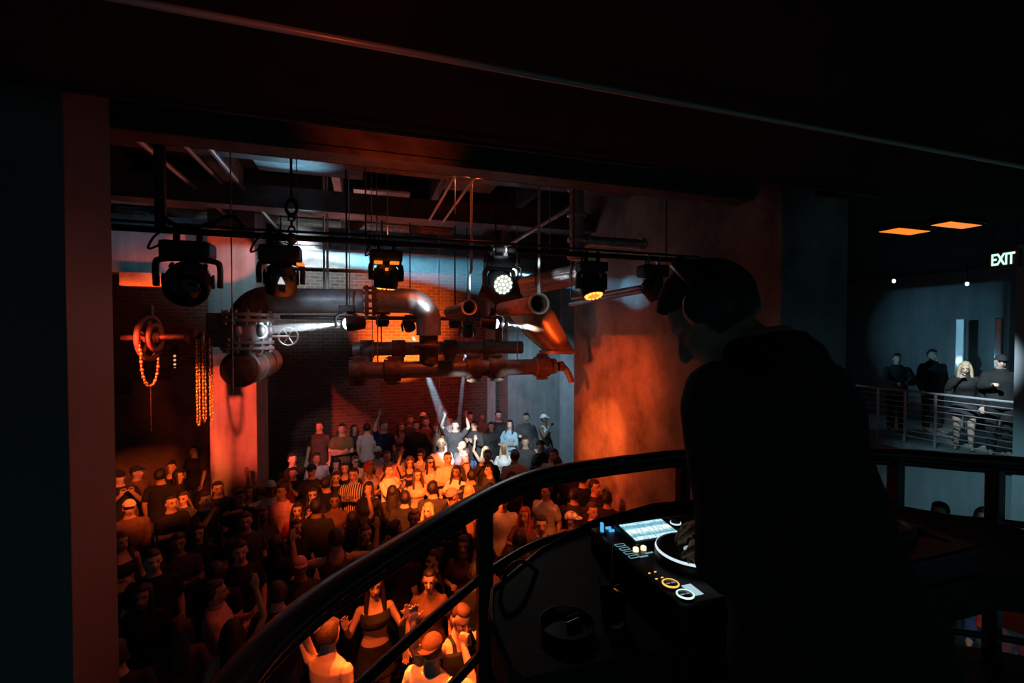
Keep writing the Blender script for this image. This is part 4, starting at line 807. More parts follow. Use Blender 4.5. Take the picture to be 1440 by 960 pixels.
def torso(f, k=0.0, z0=0.84, z1=1.51):
    if f: R = [(0.84, .150, .11, 0), (.92, .172, .122, -.005), (1.0, .150, .108, 0), (1.08, .122, .092, .0), (1.16, .130, .096, .005), (1.24, .148, .122, .02), (1.29, .153, .126, .022), (1.36, .152, .098, .004), (1.41, .122, .076, -.008), (1.45, .072, .058, -.012), (1.51, .048, .05, -.006)]
    else: R = [(0.84, .150, .11, 0), (.92, .165, .12, 0), (1.0, .160, .112, 0), (1.08, .150, .105, 0), (1.18, .160, .112, .004), (1.28, .178, .122, .008), (1.36, .178, .112, 0), (1.41, .142, .088, -.01), (1.45, .085, .068, -.015), (1.51, .057, .06, -.008)]
    return [(0, y, z, rx + k, ry + k) for z, rx, ry, y in R if z0 - 1e-6 <= z <= z1 + 1e-6]
def hand(bm, w, hd, curl, n, s=1.0, fr=0.0085):
    if n is None: n = Vector((0, 1, 0.0)) if abs(hd.y) < 0.8 else Vector((0, 0, -1))
    n = (n - hd * n.dot(hd)).normalized(); sd = hd.cross(n)
    out = -1 if sd.x * w.x > 0 else 1   # thumb towards the body's middle
    sd = sd * out
    for k in (-1.5, -0.5, 0.5, 1.5):
        b = w + hd * 0.012 + sd * k * 0.013; e = w + hd * (0.088 - abs(k - 0.3) * 0.004) + sd * k * 0.019
        tube(bm, [b, (b + e) / 2, e], [0.0135, 0.015, 0.0135], 8, 'round')
        Lf = 0.078 - abs(k - 0.4) * 0.010; p = e; d = hd.copy(); pts = [p]; ang = curl * 1.35
        for j, fl in enumerate((0.42, 0.33, 0.25)):
            d = (Matrix.Rotation(ang, 3, sd * -1 if (sd * -1).cross(d).dot(n) > 0 else sd) @ d); d = (d + sd * k * 0.05 * (1 - curl)).normalized()
            p = p + d * Lf * fl; pts.append(p)
        tube(bm, pts, [fr * 1.1, fr, fr * 0.95, fr * 0.85], 8, 'round')
    b = w + hd * 0.03 + sd * 0.022; d = (sd * 0.8 + hd * 0.75 + n * 0.25).normalized()
    p1 = b + d * 0.038; d2 = (d * (1 - 0.3 * curl) + hd * 0.4 + n * curl * 0.8 - sd * curl * 0.6).normalized(); tube(bm, [b, p1, p1 + d2 * 0.036], [0.0135, 0.0105, 0.009], 8, 'round')
def shoulder(side, f): return Vector((side * (0.155 if f else 0.178), -0.005, 1.372))
def limbs(bm, pose, f, k=0.0, upto=1.0, hands=True):
    fs = 0.84 if f else 1.0
    for a in pose:
        s = shoulder(a['side'], f); e, w = a['elbow'], a['wrist']
        r = [0.056 * fs, 0.050 * fs, 0.043 * fs, 0.040 * fs, 0.041 * fs, 0.033 * fs, 0.026 * fs]
        P = [s, s.lerp(e, 0.35), s.lerp(e, 0.75), e, e.lerp(w, 0.28), e.lerp(w, 0.7), w]
        if upto < 0.5: P, r = [P[0], P[1], s.lerp(e, 0.62)], [r[0] + k, r[1] + k * 1.2, r[2] + k * 1.7]
        elif upto < 1: P, r = P[:-1] + [e.lerp(w, 0.92)], [q + k for q in r]
        tube(bm, P, [q + (k if upto >= 1 else 0) for q in r], 12, 'round')
        if upto >= 1 and hands: hand(bm, w, a['hd'], a['curl'], a['n'])
def legs(bm, f, k=0.0, z1=0.08, stance=0.1, step=0.0):
    for s in (-1, 1):
        y = step * s
        P = [Vector((s * 0.088, 0, 0.88)), Vector((s * (0.088 + stance) / 2 * 1.05, y * 0.4 + 0.012, 0.66)), Vector((s * stance, y + 0.02, 0.48)), Vector((s * stance, y - 0.012, 0.33)), Vector((s * stance, y - 0.01, 0.09))]
        r = [0.092, 0.078, 0.056, 0.054, 0.037]
        keep = [(p, q) for p, q in zip(P, r) if p.z >= z1 - 1e-6]
        tube(bm, [p for p, _ in keep], [q + k * (1 + i * 0.25) for i, (_, q) in enumerate(keep)], 12, 'round')
        if k == 0.0:
            tube(bm, [Vector((s * stance, y - 0.04, 0.04)), Vector((s * (stance + 0.012), y + 0.06, 0.04)), Vector((s * (stance + 0.02), y + 0.15, 0.03))], [0.036, 0.04, 0.028], 10, 'round')
def head_geo(bm, M, f):
    k = 0.95 if f else 1.0
    ellipsoid(bm, (0, -0.006, 0.142), (0.076 * k, 0.096, 0.094), 20, 14, M)
    ellipsoid(bm, (0, 0.030, 0.085), (0.058 * k, 0.060, 0.078), 16, 12, M)
    ellipsoid(bm, (0, 0.052, 0.042), (0.034 * k, 0.036, 0.030), 12, 8, M)
    tube(bm, [M @ Vector(v) for v in ((0, -0.012, -0.05), (0, -0.008, 0.0), (0, -0.004, 0.06))], [0.058 * k * (0.9 if f else 1)] * 3, 14)
    tube(bm, [M @ Vector(v) for v in ((0, 0.086, 0.125), (0, 0.10, 0.10), (0, 0.106, 0.084))], [0.009, 0.013, 0.016], 8, 'round')
    for s in (-1, 1): ellipsoid(bm, (s * 0.078 * k, -0.004, 0.112), (0.012, 0.022, 0.034), 10, 8, M)
def face_shape(me, M, k):
    co = coords(me); Mi = np.array(M.inverted()); Mf = np.array(M)
    p = co @ Mi[:3, :3].T + Mi[:3, 3]; g = lambda cx, sx, cz, sz: np.exp(-(((p[:, 0] - cx) / sx) ** 2 + ((p[:, 2] - cz) / sz) ** 2))
    d = np.zeros(len(p))
    for s in (-1, 1): d += -0.011 * g(s * 0.031, 0.015, 0.122, 0.012) + 0.005 * g(s * 0.032, 0.02, 0.142, 0.007) + 0.003 * g(s * 0.042, 0.018, 0.09, 0.016)
    d += 0.005 * g(0, 0.02, 0.060, 0.008) - 0.004 * g(0, 0.02, 0.046, 0.006)
    d *= (p[:, 1] > 0.03) & (p[:, 1] < 0.14) & (p[:, 2] > -0.02) & (np.linalg.norm(p, axis=1) < 0.3)
    p[:, 1] += d; co = p @ Mf[:3, :3].T + Mf[:3, 3]; me.vertices.foreach_set('co', co.astype(np.float32).ravel())
def rumple(me, amt):
    co = coords(me); n = np.empty(len(co) * 3, dtype=np.float32); me.vertices.foreach_get('normal', n); n = n.reshape(-1, 3)
    x, y, z = co.T
    w = np.sin(9 * x + 14 * z + 3 * np.sin(11 * y + 5 * z)) * 0.5 + np.sin(27 * x - 9 * z + 2.5 * np.sin(17 * z + 8 * y)) * 0.3 + np.sin(31 * y + 22 * z + 3 * np.sin(13 * x)) * 0.35
    me.vertices.foreach_set('co', (co + n * (w * amt)[:, None]).astype(np.float32).ravel())
HAIR = {}
def hair(kind):
    if kind in HAIR: return HAIR[kind]
    bm = bmesh.new(); nu, nv = 30, 20
    k = {'short': 1.16, 'long': 1.14, 'curly': 1.42, 'buzz': 1.04, 'bun': 1.10, 'cap': 1.13, 'beanie': 1.17, 'afro': 1.55, 'shag': 1.15}[kind]
    def ss(a, b, x): t = max(0, min(1, (x - a) / (b - a))); return t * t * (3 - 2 * t)
    grid = []
    for j in range(nv + 1):
        th = PI * j / nv; row = []
        for i in range(nu):
            ph = 2 * PI * i / nu; d = Vector((math.sin(th) * math.cos(ph), math.sin(th) * math.sin(ph), math.cos(th)))
            face = ss(0.10, 0.36, d.y) * ss(0.60, 0.38, d.z) if kind not in ('curly', 'afro') else ss(0.30, 0.55, d.y) * ss(0.60, 0.35, d.z)
            if kind == 'cap': face = ss(0.22, 0.08, d.z + 0.25 * d.y * -1 + 0.12)
            if kind == 'beanie': face = ss(0.02, -0.14, d.z + (0.62 * max(d.y, -0.5) * -1))
            nape = ss(-0.72, -0.96, d.z) if kind == 'shag' else ss(-0.50, -0.80, d.z) if kind not in ('long', 'curly', 'afro') else ss(-0.7, -0.95, d.z)
            if kind == 'long': face = max(face, 0)
            q = max(face, nape)
            nz = noise.noise(d * (5 if kind in ('curly', 'afro') else 3)) * (0.14 if kind in ('curly', 'afro') else 0.035)
            if kind in ('cap', 'beanie'): nz *= 0.2
            r = (k + nz) * (1 - q) + 0.80 * q
            row.append(bm.verts.new((d.x * 0.077 * r, -0.006 + d.y * 0.097 * r, 0.142 + d.z * 0.096 * r)))
        grid.append(row)
    for j in range(nv):
        for i in range(nu):
            a, b, c, d = grid[j][i], grid[j][(i + 1) % nu], grid[j + 1][(i + 1) % nu], grid[j + 1][i]
            bm.faces.new((a, b, c, d))
    if kind == 'long':
        hrings(bm, [(0, -0.035, 0.16, 0.07, 0.05), (0, -0.058, 0.08, 0.082, 0.05), (0, -0.07, -0.02, 0.092, 0.045), (0, -0.10, -0.14, 0.098, 0.036), (0, -0.115, -0.25, 0.07, 0.022)], 18)
        for s in (-1, 1): tube(bm, [(s * 0.066, 0.02, 0.17), (s * 0.082, 0.015, 0.09), (s * 0.088, 0.025, 0.0), (s * 0.095, 0.05, -0.11), (s * 0.085, 0.065, -0.19)], [0.022, 0.026, 0.028, 0.026, 0.012], 8, 'round')
    if kind == 'bun': ellipsoid(bm, (0, -0.09, 0.225), (0.045, 0.045, 0.04), 14, 10)
    bmesh.ops.remove_doubles(bm, verts=bm.verts, dist=0.0005)
    bmesh.ops.recalc_face_normals(bm, faces=bm.faces)
    me = bpy.data.meshes.new('hair_' + kind); bm.to_mesh(me); bm.free(); me.polygons.foreach_set('use_smooth', [True] * len(me.polygons)); me.materials.append(HAIRC['dark'])
    HAIR[kind] = me; return me
def small(name, fn):
    if name in HAIR: return HAIR[name]
    bm = bmesh.new(); fn(bm); bmesh.ops.recalc_face_normals(bm, faces=bm.faces); me = bpy.data.meshes.new(name); bm.to_mesh(me); bm.free()
    me.polygons.foreach_set('use_smooth', [True] * len(me.polygons)); HAIR[name] = me; return me
def brim_geo(bm):
    vs = []
    for z in (0.182, 0.188):
        vs.append([bm.verts.new((0.072 * math.cos(a), 0.055 + 0.115 * math.sin(a), z - 0.012 * math.cos(a) ** 2 - 0.016 * math.sin(a))) for a in [PI * i / 12 for i in range(13)]])
    bm.faces.new(vs[0][::-1]); bm.faces.new(vs[1])
    for i in range(13): j = (i + 1) % 13; bm.faces.new((vs[0][i], vs[0][j], vs[1][j], vs[1][i]))
EYE = lambda: small('eye', lambda bm: ellipsoid(bm, (0, 0, 0), (0.0135, 0.006, 0.0065), 10, 6))
BROW = lambda: small('eyebrow', lambda bm: tube(bm, [(-0.018, 0, 0), (0, 0.004, 0.004), (0.018, 0, 0)], [0.003, 0.0045, 0.003], 6, 'round'))
MOUTH = lambda: small('mouth', lambda bm: tube(bm, [(-0.021, -0.004, 0), (0, 0.003, -0.001), (0.021, -0.004, 0)], [0.004, 0.0075, 0.004], 8, 'round'))
PROTO = {}
def proto(pose, f, top, bottom, lean=0.0, hyaw=0.0, hpitch=0.0, fine=False, stance=0.1, step=0.0, fat=1.0, hunch=0.0, flare=0.0):
    key = (pose, f, top, bottom, lean, hyaw, hpitch, fine, stance, step, fat, hunch, flare)
    if key in PROTO: return PROTO[key]
    P = POSES[pose]
    Mu = T(0, 0, 0.93) @ RX(-lean) @ T(0, 0, -0.93)
    Mh = T(0, -0.004 + hunch * 1.2, 1.49 - hunch) @ RZ(hyaw) @ RX(-hpitch)
    def xf(bm): 
        for v in bm.verts: v.co = Mu @ v.co
    def join(dst, src):
        me = bpy.data.meshes.new('j'); src.to_mesh(me); src.free(); dst.from_mesh(me); bpy.data.meshes.remove(me)
    vx = 0.0075 if fine else 0.0135
    up = bmesh.new(); hrings(up, torso(f)); limbs(up, P, f); head_geo(up, Mh, f); xf(up)
    bm = bmesh.new(); legs(bm, f, 0.0, 0.08, stance, step); hrings(bm, [(0, 0, 0.80, .10, .09), (0, 0, .86, .15, .11), (0, 0, .95, .15, .105)]); join(bm, up)
    body = remesh(bm, vx, 4 if fine else 2)
    face_shape(body, Mu @ Mh, 1)
    out = {'body': body, 'head': Mu @ Mh, 'f': f, 'pose': P, 'Mu': Mu}
    # clothes
    ck = 0.012 * fat
    if top != 'none':
        bm = bmesh.new()
        if top in ('tee', 'long', 'jacket', 'hoodie'):
            k = {'tee': 0.014, 'long': 0.013, 'jacket': 0.022, 'hoodie': 0.022}[top] * fat
            rs = torso(f, k, 0.84, 1.455); rs[0] = (0, 0, 0.80 if top != 'tee' else 0.83, rs[0][3] + 0.012, rs[0][4] + 0.012); rs.append((0, -0.014, 1.47 if top in ('tee', 'long') else 1.495, 0.070 + k * 0.6, 0.064 + k * 0.6))
            rs = [(a, b, c, d + (0.008 if c < 1.2 else 0), e) for a, b, c, d, e in rs]
            if flare: rs = [(0, 0, 0.66, 0.19 + flare, 0.14 + flare)] + [(q[0], q[1], q[2], q[3] + flare * max(0, (1.2 - q[2]) / 0.5), q[4] + flare * max(0, (1.2 - q[2]) / 0.5)) for q in rs]
            hrings(bm, rs)
            limbs(bm, P, f, k * 0.9, 0.4 if top == 'tee' else 0.9, False)
            if top == 'hoodie': tube(bm, [(-0.085, 0.0, 1.45), (-0.062, -0.065, 1.44), (0, -0.085, 1.435), (0.062, -0.065, 1.44), (0.085, 0.0, 1.45)], [0.026, 0.038, 0.042, 0.038, 0.026], 10, 'round')
        elif top == 'tank':
            rs = torso(f, 0.012, 0.84, 1.36); rs.append((0, 0, 1.40, 0.115, 0.082)); hrings(bm, rs)
            for s in (-1, 1): tube(bm, [(s * 0.085, 0.09, 1.33), (s * 0.085, 0.05, 1.42), (s * 0.085, -0.02, 1.45), (s * 0.085, -0.085, 1.38)], 0.022, 8, 'round')
        elif top == 'crop':
            rs = torso(f, 0.012, 1.16, 1.36); rs[0] = (0, 0.005, 1.185, rs[0][3], rs[0][4]); hrings(bm, rs)
            for s in (-1, 1): tube(bm, [(s * 0.085, 0.09, 1.33), (s * 0.085, 0.045, 1.415), (s * 0.085, -0.02, 1.435), (s * 0.085, -0.085, 1.36)], 0.012, 8, 'round')
        xf(bm); me = remesh(bm, 0.010 if fine else 0.016, 3)
        rumple(me, 0.005)
        out['top'] = me
    bk = ('bottom', f, bottom, stance, step)
    if bk in PROTO: out['bottom'] = PROTO[bk]; PROTO[key] = out; return out
    bm = bmesh.new()
    if bottom == 'pants':
        legs(bm, f, 0.014, 0.08, stance, step); hrings(bm, [(0, 0, 0.79, .12, .10), (0, 0, .86, .165, .125), (0, 0, .94, .178 if f else .172, .128), (0, 0, 1.0, .160, .118)])
    elif bottom == 'shorts':
        legs(bm, f, 0.02, 0.47, stance, step); hrings(bm, [(0, 0, 0.79, .12, .10), (0, 0, .86, .168, .128), (0, 0, .94, .178, .13), (0, 0, 1.0, .162, .12)])
    else:
        hrings(bm, [(0, 0, 0.66, .225, .165), (0, 0, 0.8, .20, .15), (0, -.005, .92, .182, .132), (0, 0, 1.01, .155, .115)])
    out['bottom'] = PROTO[bk] = remesh(bm, 0.016, 2)
    PROTO[key] = out; return out
def person(loc, rz, label, group=None, pose='stand', f=False, top='tee', tc='black', bottom='pants', bc='black', hairk='short', hc='dark', skin=0, h=1.0, face=False, cap=None, glasses=False, shoes=False, **kw):
    p = proto(pose, f, top, bottom, **kw)
    root = empty('person', loc, rz); root.scale = (h, h, h); tag(root, label, 'person', group)
    def part(name, me, mt, M=None, parent=root):
        o = bpy.data.objects.new(name, me); COL.objects.link(o); o.parent = parent
        if not me.materials: me.materials.append(mt)
        o.material_slots[0].link = 'OBJECT'; o.material_slots[0].material = mt
        if M is not None: o.matrix_local = M
        return o
    part('body', p['body'], SKIN[skin])
    if 'top' in p: part({'tee': 'shirt', 'long': 'shirt', 'jacket': 'jacket', 'hoodie': 'hoodie', 'tank': 'tank_top', 'crop': 'crop_top'}[top], p['top'], MATS['striped cloth'] if tc == 'striped' else cloth(tc))
    part({'pants': 'trousers', 'shorts': 'shorts', 'skirt': 'skirt'}[bottom], p['bottom'], cloth(bc))
    if shoes:
        for s in (-1, 1): part('shoe', small('shoe', lambda bm: [tube(bm, [(0, -0.055, 0.04), (0.012, 0.05, 0.042), (0.02, 0.165, 0.032)], [0.043, 0.046, 0.034], 12, 'round'), tube(bm, [(0, -0.02, 0.05), (0, -0.02, 0.11)], [0.045, 0.042], 12, 'round')]), cloth('charcoal'), T(s * 0.1, 0, 0))
    M = p['head']
    if hairk not in ('bald', 'cap', 'beanie'): part('hair', hair(hairk), HAIRC[hc], M)
    if cap or hairk in ('cap', 'beanie'):
        if hairk in ('cap', 'beanie'): part('hair', hair('buzz' if hairk == 'cap' else 'shag'), HAIRC[hc], M)
        c = part('beanie' if hairk == 'beanie' else 'cap', hair('beanie' if hairk == 'beanie' else 'cap'), cloth(cap or 'black'), M)
        if hairk != 'beanie':
            o = bpy.data.objects.new('brim', small('brim', brim_geo)); COL.objects.link(o); o.parent = c
            if not o.data.materials: o.data.materials.append(None)
            o.material_slots[0].link = 'OBJECT'; o.material_slots[0].material = cloth(cap or 'black')
            if kw.get('fine') and cap == 'brown': o.matrix_local = RZ(PI)
    if face:
        for s in (-1, 1):
            part('eye', EYE(), EYEM, M @ T(s * 0.031, 0.078, 0.121)); part('eyebrow', BROW(), BROWM, M @ T(s * 0.032, 0.089, 0.143))
        part('mouth', MOUTH(), LIPM, M @ T(0, 0.092, 0.054))
    if glasses:
        gl_ = part('glasses', small('glasses', lambda bm: [tube(bm, [(-0.06, 0.075, 0.125), (-0.03, 0.098, 0.124), (0.0, 0.104, 0.126), (0.03, 0.098, 0.124), (0.06, 0.075, 0.125)], [0.008, 0.017, 0.007, 0.017, 0.008], 8, 'round')]), EYEM, M)
    return root
def face_to(x, y, tx, ty): return math.atan2(-(tx - x), ty - y)
# ------------------------------------------------------------------ the DJ
DJX, DJY = 0.885, 0.66
DJK = dict(lean=0.26, hyaw=0.45, hpitch=0.5, fine=True, fat=1.0, hunch=0.025, flare=0.04)
dj = person((DJX, DJY, BZ), math.radians(13), 'person in black hooded jacket and beanie bent over the decks, back to us', None, 'decks', False, 'hoodie', 'black', 'pants', 'black', 'beanie', skin=1, h=1.06, cap='black', **DJK)
bpy.context.view_layer.update()
HM = dj.matrix_world @ proto('decks', False, 'hoodie', 'pants', **DJK)['head']
hpz = empty('headphones'); hpz.matrix_world = HM; tag(hpz, 'black over-ear headphones worn over the beanie of the DJ', 'headphones')
bm = bmesh.new(); tube(bm, [(0.105 * math.cos(a), -0.03, 0.135 + 0.135 * math.sin(a)) for a in [PI * i / 16 for i in range(17)]], 0.013, 10, sx=0.6, sy=1.5, ref=Vector((0, 1, 0))); obj('headband', bm, BLK, hpz, smooth=True)
for s in (-1, 1):
    bm = bmesh.new(); lathe(bm, [(0.02, 0.052), (0.042, 0.05), (0.05, 0.03), (0.05, 0.008), (0.046, 0.0)], 22, 'x', T(s * 0.088, -0.012, 0.115) @ (RZ(PI) if s < 0 else Matrix.Identity(4))); obj('ear_cup', bm, BLK, hpz, smooth=True, sharp=50)
# ------------------------------------------------------------------ the crowd
G = 'dance floor crowd'
GARM = {'tee': 'T-shirt', 'long': 'long-sleeved shirt', 'jacket': 'jacket', 'hoodie': 'hoodie', 'tank': 'tank top', 'crop': 'crop top'}
CN = {'lightgrey': 'light grey', 'lightblue': 'light blue', 'paleblue': 'pale blue', 'striped': 'black-and-white striped'}
PN = {'stand': 'arms down', 'drink': 'hand at chest', 'phone': 'hands before the face', 'up2': 'both arms raised', 'up1': 'one arm raised high', 'clap': 'hands together', 'cross': 'arms folded', 'wave': 'hands at the shoulders', 'point': 'arm stretched out', 'arms_out': 'elbows out, hands up', 'behind_head': 'one arm behind the head', 'fist': 'one fist raised', 'reach': 'one hand up', 'mouth': 'hand at mouth'}
def zone(px, py, tier):
    if px > 1100: return 'below the gallery wall'
    if px < 330: return 'beside the red pier' if py < 740 else 'in the left corner'
    if tier: return 'on the rear tier' if px < 705 else 'before the grey concrete pier'
    if px > 820: return 'before the orange wall'
    if py > 785: return 'right below the booth railing'
    if py > 690: return 'in the dark mid-crowd'
    if px < 460: return 'right of the red pier'
    if px > 705: return 'near the grey concrete pier'
    return 'in the orange spotlight'
